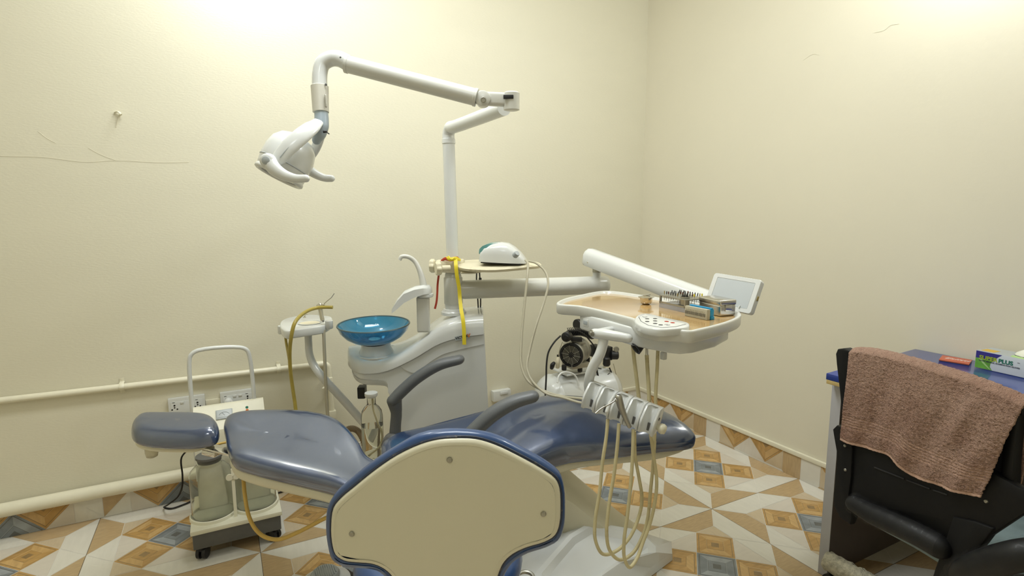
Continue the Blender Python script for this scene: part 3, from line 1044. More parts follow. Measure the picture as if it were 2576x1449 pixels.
obj('height_lever', bm, M['alu'], stool)

# ------------------------------------------------------------------ side cabinet of the dental unit
cab_c = ST(0.85, 0.56, 0)
unit = thing('dental_unit', 'white dental unit cabinet with S-curved top standing behind the chair', 'dental unit', cab_c)
T0, T1 = 0.42, 0.72
TM = (T0 + T1) / 2
def interp(tab, s):
    if s <= tab[0][0]:
        return tab[0][1]
    for (a, u), (b, v_) in zip(tab, tab[1:]):
        if s <= b:
            k = (s - a) / (b - a)
            k = k * k * (3 - 2 * k) if False else k
            return u + (v_ - u) * k
    return tab[-1][1]
def table(pts):
    sp = smooth_path([Vector((a, b, 0)) for a, b in pts], 6)
    return [(p.x, p.y) for p in sp]
TOP = table([(0.455, 0.722), (0.526, 0.708), (0.60, 0.703), (0.65, 0.708), (0.691, 0.722), (0.758, 0.760), (0.826, 0.811), (0.893, 0.850), (0.959, 0.870), (1.045, 0.878)])
GRV = table([(0.455, 0.662), (0.524, 0.643), (0.60, 0.643), (0.65, 0.653), (0.70, 0.673), (0.773, 0.710), (0.858, 0.760), (0.941, 0.787), (1.05, 0.802)])
GR2 = table([(0.455, 0.60), (0.60, 0.56), (0.687, 0.585), (0.772, 0.648), (0.873, 0.716), (0.94, 0.736), (1.06, 0.762)])
BOT = [(0.455, 0.635), (0.475, 0.612), (0.50, 0.594), (0.53, 0.583), (0.58, 0.580), (0.62, 0.578), (0.640, 0.570), (0.652, 0.545), (0.660, 0.50), (0.668, 0.30), (0.675, 0.0)]
def halfw(s, s0, r, full):
    if s >= s0 + r:
        return full
    k = max(0.0, (s - s0) / r)
    return full * math.sqrt(max(0.0, 1 - (1 - k) ** 2.4))
def stations(s0, s1, r):
    out = [s0 + r * (1 - math.cos(PI / 2 * k / 9)) for k in range(10)]
    out[0] = s0 + 0.0006
    n = 26
    out += [s0 + r + (s1 - s0 - r) * k / n for k in range(1, n + 1)]
    return out
# body
bm = B()
secs = []
S0, S1 = 0.470, 1.055
st_ = sorted(stations(S0, S1, 0.10) + [0.632, 0.640, 0.646, 0.652, 0.657, 0.661, 0.665, 0.670, 0.675])
for s in st_:
    hw = halfw(s, S0, 0.10, (T1 - T0) / 2 - 0.006)
    zt = interp(GRV, s) + 0.006
    zb = interp(BOT, s)
    flare = 0.0
    rb = min(0.035, hw * 0.5) if s < 0.645 else 0.004
    ring = []
    for sg, tt in ((-1, TM), (1, TM)):
        pass
    ring = [ST(s, TM - hw, zt), ST(s, TM - hw, zb + (zt - zb) * 0.5), ST(s, TM - hw, zb + rb), ST(s, TM - hw + rb * 0.3, zb + rb * 0.3), ST(s, TM - hw + rb, zb),
            ST(s, TM + hw - rb, zb), ST(s, TM + hw - rb * 0.3, zb + rb * 0.3), ST(s, TM + hw, zb + rb), ST(s, TM + hw, zb + (zt - zb) * 0.5), ST(s, TM + hw, zt)]
    secs.append(ring)
# the right end leans out towards the floor
for f in (1.0,):
    s = S1
    secs.append([p + CA * (0.035 * max(0, (0.80 - p.z)) / 0.8) for p in secs[-1]])
loft(bm, secs)
body = obj('cabinet_body', bm, M['white'], unit, 35)
# band between the two grooves, standing 3 mm proud
bm = B()
secs = []
for s in [0.70 + (1.052 - 0.70) * k / 22 for k in range(23)]:
    z1, z0 = interp(GRV, s) - 0.001, interp(GR2, s)
    k = min(1, (s - 0.70) / 0.06)
    z0 = z1 + (z0 - z1) * k - 0.002
    o_ = 0.0035
    secs.append([ST(s, T0 + 0.008, z1), ST(s, T0 + 0.006 - o_, z1), ST(s, T0 + 0.006 - o_, z0 + 0.003), ST(s, T0 + 0.008, z0)])
loft(bm, secs)
obj('front_band', bm, M['white'], unit, 35)
# top cover
bm = B()
secs = []
C0, C1 = 0.455, 1.052
for s in stations(C0, C1, 0.12):
    hw = halfw(s, C0, 0.12, (T1 - T0) / 2 + 0.006)
    zt, zg = interp(TOP, s), interp(GRV, s)
    r_ = min(0.030, hw * 0.6)
    er = 1.0 if s < C1 - 0.02 else 0.6
    half = [(hw - 0.006, zg), (hw, zg + 0.004), (hw, zg + (zt - zg) * 0.45), (hw - r_ * 0.12, zt - r_ * 0.62), (hw - r_ * 0.45, zt - r_ * 0.2), (hw - r_, zt), (hw * 0.4, zt + 0.002)]
    secs.append([ST(s, TM - u, z) for u, z in half] + [ST(s, TM + u, z) for u, z in reversed(half)])
loft(bm, secs)
cover = obj('top_cover', bm, M['white'], unit, 50)
# basin seat: raised oval rim on the low end of the cover
bm = B()
bc = ST(0.585, 0.55, 0.704)
rim = [bc + CA * (0.098 * math.cos(a)) + CN * (0.118 * math.sin(a)) for a in [2 * PI * k / 48 for k in range(49)]]
tube(bm, rim, 0.006, 8, 0, False)
obj('splash_rim', bm, M['white'], unit, 60)
bm = B()
lathe(bm, [(0.078, -0.004), (0.072, 0.012), (0.064, 0.030), (0.062, 0.052), (0.055, 0.054)], at_z(*ST(0.585, 0.52, 0.704)), 40, sx=1.0, sy=1.0)
obj('basin_pedestal', bm, M['white'], unit, 50)
# black underside bracket and hanging feet of the overhang
bm = B()
p = Vector((-1.9325,-0.3517,0.5011))
box(bm, (0, 0, 0), (0.035, 0.05, 0.055), basis(p, CA, CN), 0.006)
obj('underside_bracket', bm, M['black'], unit)
# maker's badge
lg = (-1.6177,-0.7230,0.7859)
Mb = basis(Vector(lg) - CN * 0.0035, Vector((-1.5545,-0.7447,0.7952)) - Vector((-1.6153,-0.7169,0.7809)), UP)
bm = B()
box(bm, (0.030, 0.004, 0.0), (0.062, 0.017, 0.0012), Mb)
bd = obj('badge', bm, M['lgray'], unit)
text_obj('badge_lettering', 'VICTOR', 0.0145, Mb @ Matrix.Translation((0.001, -0.0005, 0.0008)), M['black'], bd, 0.0003, 0.0003)
text_obj('badge_letter', 'V', 0.022, Mb @ Matrix.Translation((0.050, -0.003, 0.0010)), M['orange'], bd, 0.0004, 0.0006, shear=0.15)

# glass basin
BT = Matrix.Translation(ST(0.583, 0.50, 0.760)) @ Matrix.Rotation(math.radians(2.5), 4, RH)
basin = thing('spittoon_bowl', 'round blue glass spittoon bowl on the low end of the dental unit', 'bowl', ST(0.583, 0.50, 0.755))
bm = B()
R_ = 0.153
prof = [(0.0, 0.004), (0.05, 0.006), (0.085, 0.015), (0.115, 0.033), (0.136, 0.056), (R_ - 0.006, 0.080)]
prof_o = [(R_, 0.080), (0.143, 0.054), (0.122, 0.029), (0.091, 0.009), (0.054, -0.001), (0.0, -0.002)]
lathe(bm, prof + prof_o, BT, 64, False)
bmesh.ops.remove_doubles(bm, verts=bm.verts, dist=1e-5)
obj('glass_bowl', bm, M['glassblue'], basin, 60)
bm = B()
lathe(bm, [(R_ - 0.0065, 0.0795), (R_ - 0.005, 0.0835), (R_ - 0.001, 0.0835), (R_ + 0.001, 0.0795), (R_ - 0.0065, 0.0795)], BT, 64, False)
obj('ground_rim', bm, M['glassrim'], basin, 60)
bm = B()
lathe(bm, [(0.058, -0.004), (0.058, 0.0005), (0.05, 0.001), (0.05, -0.004), (0.058, -0.004)], BT, 40, False)
obj('gasket', bm, M['black'], basin)
bm = B()
lathe(bm, [(0.026, 0.004), (0.026, 0.008), (0.018, 0.010), (0, 0.010)], BT, 30)
obj('drain_cap', bm, M['plastic'], basin)

# water post with the two spouts
post = thing('water_post', 'white post with tall curved cup filler and low bowl rinser spout', 'faucet', ST(0.79, 0.52, 0.79))
bm = B()
box(bm, (0, 0, 0), (0.052, 0.052, 0.150), basis(Vector((-1.7240,-0.6316,0.9092)) - UP * 0.020, CA, CN), 0.008, 3)
obj('post_column', bm, M['whitew'], post)
bm = B()
cp = Vector((-1.7274,-0.6419,0.9785))
secs = []
def hood(p, wd, h0, h1):
    d = CN
    return [p - d * wd + UP * h0, p - d * wd + UP * (h1 * 0.6), p - d * wd * 0.6 + UP * h1, p + d * wd * 0.6 + UP * h1, p + d * wd + UP * (h1 * 0.6), p + d * wd + UP * h0]
for q, wd, h0, h1 in (((-1.8562,-0.6300,0.9120), 0.018, -0.006, 0.012), ((-1.8309,-0.6269,0.9442), 0.024, -0.022, 0.018), ((-1.8015,-0.6269,0.9702), 0.030, -0.024, 0.022), ((-1.7595,-0.6354,0.9850), 0.038, -0.018, 0.024), ((-1.7237,-0.6420,0.9900), 0.042, -0.012, 0.025), ((-1.6998,-0.6434,0.9885), 0.036, -0.010, 0.022), ((-1.6895,-0.6437,0.9845), 0.022, -0.006, 0.014)):
    secs.append(hood(Vector(q), wd, h0, h1))
loft(bm, secs)
obj('rinser_spout', bm, M['white'], post, 50)
bm = B()
lathe(bm, [(0.030, -0.010), (0.034, -0.006), (0.034, 0.004), (0.028, 0.006)], at_z(*(Vector((-1.7173,-0.6423,0.9728)))), 28)
obj('post_collar', bm, M['white'], post)
bm = B()
tube(bm, [(-1.7227,-0.6403,1.0048), (-1.7252,-0.6346,1.0328), (-1.7352,-0.6219,1.0805), (-1.7506,-0.6087,1.1135), (-1.7760,-0.6041,1.1309), (-1.8009,-0.5966,1.1314), (-1.8090,-0.5943,1.1183)], [0.0155, 0.0135, 0.0105, 0.0095, 0.009, 0.0085, 0.008], 14, 6)
obj('cup_filler_spout', bm, M['whitew'], post)

# ------------------------------------------------------------------ arm post, lamp
pb = ST(0.922, 0.555, 0)
PX, PY = pb.x, pb.y
lampt = thing('operating_lamp', 'white dental operating lamp hanging from a jointed overhead arm', 'lamp', (PX, PY, 0.872))
bm = B()
lathe(bm, [(0.055, 0.868), (0.055, 0.880), (0.048, 0.886), (0.046, 0.892), (0.038, 0.895), (0.038, 1.030), (0.034, 1.050), (0.028, 1.056)], at_z(PX, PY), 36)
obj('post_sleeve', bm, M['white'], lampt)
bm = B()
tube(bm, [(PX, PY, 1.05), (PX - 0.004, PY + 0.001, 1.35), (PX - 0.008, PY + 0.002, 1.615)], 0.0262, 24, 0)
lathe(bm, [(0.026, 1.600), (0.0285, 1.602), (0.0285, 1.620), (0.026, 1.622)], at_z(PX - 0.008, PY + 0.002), 28)
obj('pole', bm, M['white'], lampt)
lp = Vector((PX - 0.008, PY + 0.002, 1.655))
j1 = Vector((-1.5596,-1.1241,1.6750))
bm = B()
tube(bm, [(PX - 0.008, PY + 0.002, 1.618), (PX - 0.008, PY + 0.002, 1.640), lp + (j1 - lp) * 0.035 + UP * 0.008, lp + (j1 - lp) * 0.09 + UP * 0.006, (-1.5633,-0.8096,1.6677), (-1.5572,-1.0631,1.6720)], 0.026, 24, 5)
obj('swing_arm', bm, M['white'], lampt)
bm = B()
lathe(bm, [(0.022, -0.026), (0.027, -0.024), (0.027, 0.030), (0.022, 0.034)], at_z(*Vector((-1.5592,-1.1234,1.6803))), 28)
box(bm, (0, 0, 0), (0.080, 0.034, 0.044), basis((-1.6052,-1.0953,1.6916), Vector((-1.5550,-1.1241,1.6910)) - Vector((-1.6497,-1.0733,1.6967)), -FH), 0.010, 3)
lathe(bm, [(0.022, -0.020), (0.026, -0.018), (0.026, 0.018), (0.022, 0.020)], axis((-1.6442,-1.0771,1.6914), SN), 28)
obj('arm_knuckle', bm, M['whitew'], lampt, 40)
bm = B()
box(bm, (0, 0, 0), (0.034, 0.012, 0.013), basis(Vector((-1.5795,-1.1392,1.6939)), RH, SN), 0.002)
obj('knuckle_slot', bm, M['black'], lampt)
bm = B()
lathe(bm, [(0.010, 0), (0.010, 0.003), (0.007, 0.004), (0.006, 0.001), (0, 0.001)], axis(Vector((-1.6540,-1.1014,1.6850)), SN), 20)
obj('pivot_screw', bm, M['alu'], lampt)
A, Bp = Vector((-1.6616,-1.0670,1.6968)), Vector((-2.0441,-0.8480,1.8116))
bm = B()
tube(bm, [A, Bp], 0.0285, 28, 0)
lathe(bm, [(0.0285, 0), (0.0305, 0.001), (0.0305, 0.010), (0.0285, 0.011)], axis(Bp - (Bp - A).normalized() * 0.008, Bp - A), 28)
lathe(bm, [(0.0285, 0), (0.0305, 0.001), (0.0305, 0.010), (0.0285, 0.011)], axis(A, Bp - A), 28)
obj('spring_arm', bm, M['whitew'], lampt)
bm = B()
tube(bm, [(-2.0392,-0.8502,1.8142), (-2.0667,-0.8334,1.8290), (-2.0905,-0.8209,1.8291), (-2.1154,-0.8103,1.8132), (-2.1257,-0.8094,1.7839), (-2.1305,-0.8151,1.7307)], [0.027, 0.0265, 0.026, 0.0255, 0.025, 0.025], 26, 8)
el = obj('elbow', bm, M['white'], lampt, 50)
for p_ in ((-2.1140,-0.8431,1.7385), (-2.0657,-0.8618,1.8263)):
    screw('screw', p_, SN, 0.004, el, M['dgray'])
bm = B()
c0, c1 = Vector((-2.1300,-0.8143,1.7373)), Vector((-2.1323,-0.8267,1.6494))
lathe(bm, [(0.0262, -0.0015), (0.0282, 0.0), (0.0292, 0.001), (0.0265, (c1 - c0).length - 0.001), (0.023, (c1 - c0).length)], axis(c0, c1 - c0), 30)
sl = obj('swivel_sleeve', bm, M['sleeve'], lampt)
bm = B()
for py in (242, 265):
    pass
tube(bm, [(-2.1183,-0.8510,1.7020), (-2.1196,-0.8561,1.6652)], 0.0035, 8, 0, True, True)
obj('sleeve_slot', bm, M['alu'], sl)
bm = B()
tube(bm, [(-2.1309,-0.8269,1.6534), (-2.1315,-0.8307,1.6268), (-2.1343,-0.8329,1.6028), (-2.1420,-0.8330,1.5762), (-2.1504,-0.8314,1.5576)], [0.0225, 0.0235, 0.025, 0.022, 0.016], 24, 6, True, True)
obj('lamp_neck', bm, M['gblue'], lampt, 50)
bm = B()
tube(bm, [(-2.1407,-0.8383,1.6198), (-2.1686,-0.8733,1.5939), (-2.2048,-0.8933,1.5626), (-2.2432,-0.8958,1.5265), (-2.2755,-0.8902,1.4895), (-2.2926,-0.8843,1.4694)], [0.018, 0.025, 0.0275, 0.0275, 0.024, 0.018], 22, 6, True, True, up=SN, flat=(1.0, 0.5))
ya_ = obj('yoke_arm', bm, M['white'], lampt, 60)
bm = B()
tube(bm, [Vector(p) + SN * 0.0125 for p in ((-2.1681,-0.8750,1.5848), (-2.2054,-0.8942,1.5550), (-2.2424,-0.8970,1.5215), (-2.2711,-0.8927,1.4882))], 0.0016, 6, 6)
obj('yoke_seam', bm, M['lgray'], ya_)
bm = B()
tube(bm, [(-2.1314,-0.8126,1.5965), (-2.1294,-0.7492,1.5708), (-2.1397,-0.7086,1.5401), (-2.1656,-0.6842,1.4992), (-2.1866,-0.6776,1.4708)], [0.020, 0.019, 0.019, 0.018, 0.014], 18, 6, True, True, up=SN, flat=(0.95, 0.55))
obj('yoke_arm', bm, M['white'], lampt, 60)
# reflector housing
hc = Vector((-2.2419,-0.7709,1.4906))
adn = (Vector((-2.2761,-0.7624,1.4288)) - Vector((-2.2132,-0.7752,1.5605))).normalized() - FH * 0.10
Mh = basis(hc, adn.cross(FH).normalized(), FH - adn.normalized() * FH.dot(adn.normalized()))
Mh2 = Matrix(Mh)
za = adn.normalized()
xa = (RH - za * RH.dot(za)).normalized()
ya = za.cross(xa)
Mh = Matrix.Identity(4)
for i in range(3):
    Mh[i][0], Mh[i][1], Mh[i][2], Mh[i][3] = xa[i], ya[i], za[i], hc[i]
bm = B()
lathe(bm, [(0, -0.094), (0.030, -0.092), (0.055, -0.080), (0.073, -0.056), (0.081, -0.024), (0.082, 0.012), (0.079, 0.040), (0.075, 0.058), (0.070, 0.060)], Mh, 48, sx=1.0, sy=1.15)
hd = obj('reflector_housing', bm, M['white'], lampt, 60)
bm = B()
lathe(bm, [(0.0823, 0.016), (0.0832, 0.018), (0.0820, 0.020)], Mh, 48, False, sx=1.0, sy=1.15)
obj('housing_seam', bm, M['lgray'], hd)
bm = B()
lathe(bm, [(0.060, 0.0605), (0.056, 0.0600), (0.0, 0.054)], Mh, 40, False, sx=1.0, sy=1.15)
obj('lamp_window', bm, M['black'], hd)
bm = B()
lathe(bm, [(0.070, 0.040), (0.076, 0.046), (0.0805, 0.056), (0.0800, 0.063), (0.074, 0.067), (0.064, 0.064), (0.062, 0.056)], Mh, 48, False, sx=1.0, sy=1.15)
obj('front_shield', bm, M['plastic'], hd, 60)
for d0, off, nm in ((1.755, (0, 0), 'handle'), (2.02, (0, 0), 'handle')):
    bm = B()
    if d0 < 1.9:
        tube(bm, [(-2.3080,-0.8922,1.4769), (-2.2955,-0.9082,1.4527), (-2.2686,-0.9314,1.4310), (-2.2388,-0.9544,1.4206), (-2.2108,-0.9749,1.4202)], [0.0235, 0.0225, 0.0175, 0.0135, 0.0120], 18, 7, True, True, up=SN, flat=(1.0, 0.75))
        lathe(bm, [(0.0230, -0.012), (0.0245, 0.0), (0.0225, 0.012), (0.016, 0.0165)], axis((-2.3102,-0.8910,1.4769), SN), 28)
        h_ = obj('handle', bm, M['white'], lampt, 60)
        b2 = B()
        lathe(b2, [(0.0130, 0.012), (0.0130, 0.0190), (0.0115, 0.020), (0, 0.020)], axis((-2.3102,-0.8910,1.4769), SN), 28)
        obj('pivot_cap', b2, M['lgray'], h_)
    else:
        tube(bm, [(-2.1777,-0.6794,1.4893), (-2.1610,-0.6797,1.4701), (-2.1339,-0.6856,1.4506), (-2.1059,-0.6906,1.4396), (-2.0854,-0.7017,1.4381)], [0.020, 0.0185, 0.0155, 0.0135, 0.0125], 18, 7, True, True, up=SN, flat=(1.0, 0.8))
        obj('handle', bm, M['white'], lampt, 60)
bm = B()
tube(bm, [(-2.1271,-0.8624,1.5839), (-2.1178,-0.8804,1.5732)], 0.0018, 6, 0)
lathe(bm, [(0.005, -0.006), (0.004, 0.004), (0.002, 0.007)], axis((-2.1275,-0.8647,1.5822), RH), 10)
obj('lamp_switch', bm, M['black'], lampt)

# ------------------------------------------------------------------ accessory shelf clamped on the post
shelf = thing('clamp_shelf', 'ivory plastic shelf clamped to the lamp post by two knobs', 'shelf', (PX, PY, 1.055))
bm = B()
lathe(bm, [(0.030, 1.054), (0.050, 1.056), (0.052, 1.062), (0.052, 1.104), (0.048, 1.110), (0.028, 1.111)], at_z(PX, PY), 32)
box(bm, (-0.045, -0.01, 1.083), (0.05, 0.075, 0.050), basis((PX, PY, 0), RH, FH), 0.006)
obj('clamp_collar', bm, M['ivory'], shelf)
bm = B()
sh = [(-1.5745,-0.6483,1.0884), (-1.5864,-0.7336,1.0862), (-1.5596,-0.7822,1.0842), (-1.4839,-0.8335,1.0833), (-1.3580,-0.8756,1.0920), (-1.2943,-0.8634,1.0928), (-1.2662,-0.8324,1.0939), (-1.2501,-0.7717,1.0986), (-1.2667,-0.7168,1.1022), (-1.3631,-0.6432,1.1026), (-1.4522,-0.5960,1.1048), (-1.5196,-0.5836,1.1032), (-1.5585,-0.6095,1.0982)]
slab(bm, sh, 0, bev=0.002, smooth=3, drop=0.012, inset=0.003)
obj('shelf_plate', bm, M['ivory'], shelf, 40)
bm = B()
tube(bm, [(-1.5615,-0.6818,1.0635), (-1.5209,-0.7144,1.0644), (-1.4802,-0.7460,1.0719)], [0.012, 0.012, 0.006], 8, 3, up=UP, flat=(3.2, 0.6))
obj('shelf_rib', bm, M['ivory'], shelf)
def knob(bm, o, d, r, h):
    Mx = axis(o, d)
    n = 48
    def ring(rr, z, amp):
        return [Mx @ Vector(((rr + amp * math.cos(7 * 2 * PI * k / n)) * math.cos(2 * PI * k / n), (rr + amp * math.cos(7 * 2 * PI * k / n)) * math.sin(2 * PI * k / n), z)) for k in range(n)]
    loft(bm, [ring(r * 0.8, 0, 0.001), ring(r, h * 0.2, r * 0.08), ring(r, h * 0.75, r * 0.08), ring(r * 0.85, h, 0.001)])
    lathe(bm, [(r * 0.45, -h * 1.6), (r * 0.45, 0.001)], Mx, 16)
for p_, d_ in (((-1.6322,-0.6478,1.0793), -RH * 0.9 - FH * 0.35), ((-1.6313,-0.5736,1.0831), -RH)):
    bm = B()
    knob(bm, Vector(p_) + Vector(d_).normalized() * 0.014, d_, 0.0285, 0.024)
    obj('clamp_knob', bm, M['ivory'], shelf)

# scaler on the shelf
so = Vector((-1.5118,-0.7360,1.1027))
sx_ = (Vector((-1.3503,-0.8452,1.0940)) - so)
SL = sx_.length
scal = thing('ultrasonic_scaler', 'white wedge-shaped dental scaler box on the ivory shelf', 'scaler', so + sx_ / 2)
Ms = basis(so, sx_, FH)
bm = B()
secs = []
for u, h, wd in ((0.0, 0.030, 0.052), (0.004, 0.050, 0.060), (0.02, 0.066, 0.066), (0.05, 0.078, 0.070), (0.085, 0.083, 0.071), (0.115, 0.080, 0.070), (0.14, 0.067, 0.067), (0.165, 0.047, 0.061), (0.182, 0.029, 0.053), (0.193, 0.014, 0.044), (0.196, 0.006, 0.036)):
    u *= SL / 0.196
    ring = []
    for k in range(17):
        a = PI * k / 16
        c_, s_ = math.cos(a), math.sin(a)
        ring.append(Ms @ Vector((u, 0.05 - wd * math.copysign(abs(c_) ** 0.5, c_), 0.007 + h * abs(s_) ** 0.55)))
    secs.append(ring)
loft(bm, secs)
obj('scaler_body', bm, M['white'], scal, 50)
bm = B()
box(bm, (SL * 0.47, 0.05, 0.0045), (SL * 0.86, 0.118, 0.006), Ms, 0.002)
obj('scaler_foot', bm, M['black'], scal)
bm = B()
secs = []
for u, h0, h1, wd in ((-0.003, 0.045, 0.052, 0.045), (0.0, 0.040, 0.058, 0.054), (0.012, 0.044, 0.070, 0.058), (0.03, 0.062, 0.078, 0.058), (0.05, 0.074, 0.0815, 0.050), (0.075, 0.081, 0.085, 0.040)):
    secs.append([Ms @ Vector((u, 0.05 - wd, h0 - 0.002)), Ms @ Vector((u, 0.05 - wd * 0.9, h1 + 0.002)), Ms @ Vector((u, 0.05 + wd * 0.9, h1 + 0.004)), Ms @ Vector((u, 0.05 + wd, h0 - 0.002))])
loft(bm, secs)
obj('scaler_rear_cover', bm, M['teal'], scal, 50)
kp = Vector((-1.4019,-0.8615,1.1448))
kd = (sx_.normalized() * 0.55 + UP * 0.6 - FH * 0.6).normalized()
bm = B()
lathe(bm, [(0.013, -0.012), (0.0125, 0.004), (0.010, 0.008), (0, 0.009)], axis(kp, kd), 24)
kn = obj('power_knob', bm, M['lgray'], scal)
# its cable, looped down and across to the instrument holder
bm = B()
tube(bm, [(-1.3586,-0.8600,1.1169), (-1.3852,-0.9271,1.1088), (-1.4089,-0.9659,1.0725), (-1.4449,-1.0083,0.9713), (-1.4836,-1.0532,0.8445), (-1.5093,-1.0996,0.7518), (-1.5041,-1.1442,0.7027), (-1.4642,-1.2037,0.6749), (-1.4353,-1.2760,0.6743), (-1.4345,-1.3755,0.6973), (-1.4598,-1.4721,0.7245)], 0.0048, 8, 6)
obj('scaler_cable', bm, M['ghose'], scal, 60)
bm = B()
tube(bm, [(-1.3326,-0.8405,1.1110), (-1.3342,-0.9087,1.1066), (-1.3309,-0.9718,1.0783), (-1.3397,-1.0076,1.0384), (-1.3719,-1.0344,0.9770), (-1.4249,-1.0650,0.8941), (-1.4685,-1.0901,0.8049), (-1.4964,-1.1185,0.7473), (-1.4962,-1.1593,0.7057), (-1.4722,-1.2167,0.6742), (-1.4469,-1.2812,0.6749), (-1.4490,-1.3806,0.6890), (-1.4579,-1.4529,0.7077)], 0.0046, 8, 6)
obj('scaler_cable', bm, M['ghose'], scal, 60)
# black leads hanging behind the delivery arm
bm = B()
tube(bm, [(-1.4616,-0.5984,1.0575), (-1.4380,-0.5433,0.9782), (-1.4333,-0.5443,0.9135), (-1.4234,-0.5288,0.8264)], 0.0032, 6, 4)
tube(bm, [(-1.4507,-0.6041,1.0575), (-1.4233,-0.5504,0.9817), (-1.4220,-0.5503,0.9135), (-1.4169,-0.5322,0.8264)], 0.0032, 6, 4)
box(bm, (-1.4297,-0.5653,1.0111), (0.012, 0.010, 0.016), None, 0.003)
obj('power_lead', bm, M['rubber'], scal)

# ribbons tied round the post
def ribbon(bm, pts, wdt, nrm, n=6, th=0.0006):
    path = smooth_path(pts, n)
    secs = []
    T, _ = frames(path)
    for i, p in enumerate(path):
        q = Vector(nrm).cross(T[i]).normalized() * (wdt / 2)
        d = Vector(nrm) * th
        secs.append([p - q, p + q, p + q + d, p - q + d])
    loft(bm, secs)
bm = B()
ribbon(bm, [(-1.5842,-0.6556,1.1182), (-1.5921,-0.6784,1.0917), (-1.5916,-0.6843,1.0553), (-1.5828,-0.6867,0.9959), (-1.5827,-0.6932,0.9543), (-1.5945,-0.7332,0.9138), (-1.5987,-0.7588,0.8816), (-1.5995,-0.7714,0.8339), (-1.6002,-0.7749,0.7727)], 0.0155, SN)
tube(bm, [(-1.6143,-0.6221,1.1221), (-1.6070,-0.6495,1.1170), (-1.5842,-0.6556,1.1182), (-1.5571,-0.6425,1.1110)], [0.004, 0.006, 0.007, 0.004], 8, 4, up=UP, flat=(0.6, 1.3))
tube(bm, [(-1.6085,-0.6356,1.1279), (-1.6030,-0.6575,1.1158), (-1.5918,-0.6568,1.1220)], 0.004, 6, 4)
solo('yellow_ribbon', bm, M['yellow'], 'yellow ribbon tied round the lamp post and hanging over the cabinet', 'ribbon', angle=60)
bm = B()
tube(bm, [(-1.6297,-0.6048,1.1079), (-1.6176,-0.6211,1.1171), (-1.6016,-0.6447,1.1148), (-1.5687,-0.6353,1.1178), (-1.5471,-0.6139,1.1084)], [0.003, 0.005, 0.006, 0.006, 0.003], 8, 4, up=UP, flat=(0.6, 1.4))
ribbon(bm, [(-1.6287,-0.5692,1.0461), (-1.6328,-0.5625,1.0020), (-1.6370,-0.5665,0.9623), (-1.6426,-0.5694,0.9244), (-1.6507,-0.5696,0.8952)], 0.009, SN)
tube(bm, [(-1.6297,-0.6048,1.1079), (-1.6166,-0.5483,1.0751), (-1.6287,-0.5692,1.0461)], 0.003, 6, 4)
solo('red_ribbon', bm, M['red'], 'dark red ribbon knotted on the lamp post behind the knobs', 'ribbon', angle=60)

# ------------------------------------------------------------------ instrument delivery unit on its swinging arm
del_ = thing('delivery_unit', 'white instrument tray unit on a two-part swinging arm with hanging hoses', 'instrument unit', (PX, PY, 0.93))
bm = B()
a0 = Vector((PX, PY, 0.975))
a1 = Vector((-0.8635,-0.7663,0.9740))
lathe(bm, [(0.0395, 0.915), (0.041, 0.917), (0.041, 1.030), (0.0395, 1.032)], at_z(PX, PY), 36)
tube(bm, [a0 + (a1 - a0) * 0.02, a0 + (a1 - a0) * 0.06, a1 - (a1 - a0) * 0.03, a1 - (a1 - a0) * 0.010, a1], [0.030, 0.0415, 0.0415, 0.040, 0.032], 28, 0)
obj('swing_arm', bm, M['whitew'], del_, 50)
pv = Vector((-0.9197,-0.7545,1.0062))
bm = B()
lathe(bm, [(0.030, -0.022), (0.021, 0.000), (0.019, 0.014), (0.019, 0.030)], at_z(*pv), 24)
obj('pivot_post', bm, M['white'], del_, 50)
bm = B()
lathe(bm, [(0.0185, 0.028), (0.020, 0.029), (0.020, 0.052), (0.016, 0.054)], at_z(*pv), 24)
obj('pivot_bushing', bm, M['alu'], del_)
b0, b1 = Vector((-0.9384,-0.7181,1.1048)), Vector((-0.8768,-1.4204,0.9762))
bd_ = (b1 - b0).normalized()
bs_ = bd_.cross(UP).normalized()
bu_ = bs_.cross(bd_)
bm = B()
secs = []
for f, k in ((-0.012, 0.72), (-0.006, 0.92), (0.0, 1.0), (0.02, 1.02), (0.5, 1.0), (1.0, 1.0)):
    c_ = b0 + (b1 - b0) * f
    ring = []
    for u, v_ in ((-1, -0.55), (-1, 0.30), (-0.80, 0.66), (-0.35, 0.93), (0.35, 0.93), (0.80, 0.66), (1, 0.30), (1, -0.55), (0.82, -0.86), (0.5, -0.95), (-0.5, -0.95), (-0.82, -0.86)):
        ring.append(c_ + bs_ * u * 0.038 * k + bu_ * v_ * 0.043 * k)
    secs.append(ring)
loft(bm, secs)
ba = obj('balance_arm', bm, M['white'], del_, 40)
for p_ in ((-0.9714,-0.7554,1.0830), (-0.9677,-0.7751,1.0789)):
    screw('screw', p_, -bs_ if (-bs_).dot(FH) < 0 else bs_, 0.005, ba, M['chrome'])
bm = B()
tube(bm, [b1 - bd_ * 0.02, b1 - UP * 0.05, Vector((-1.04, -1.40, 0.94)), Vector((-1.10, -1.40, 0.93))], 0.022, 14, 5)
obj('arm_head', bm, M['white'], del_)

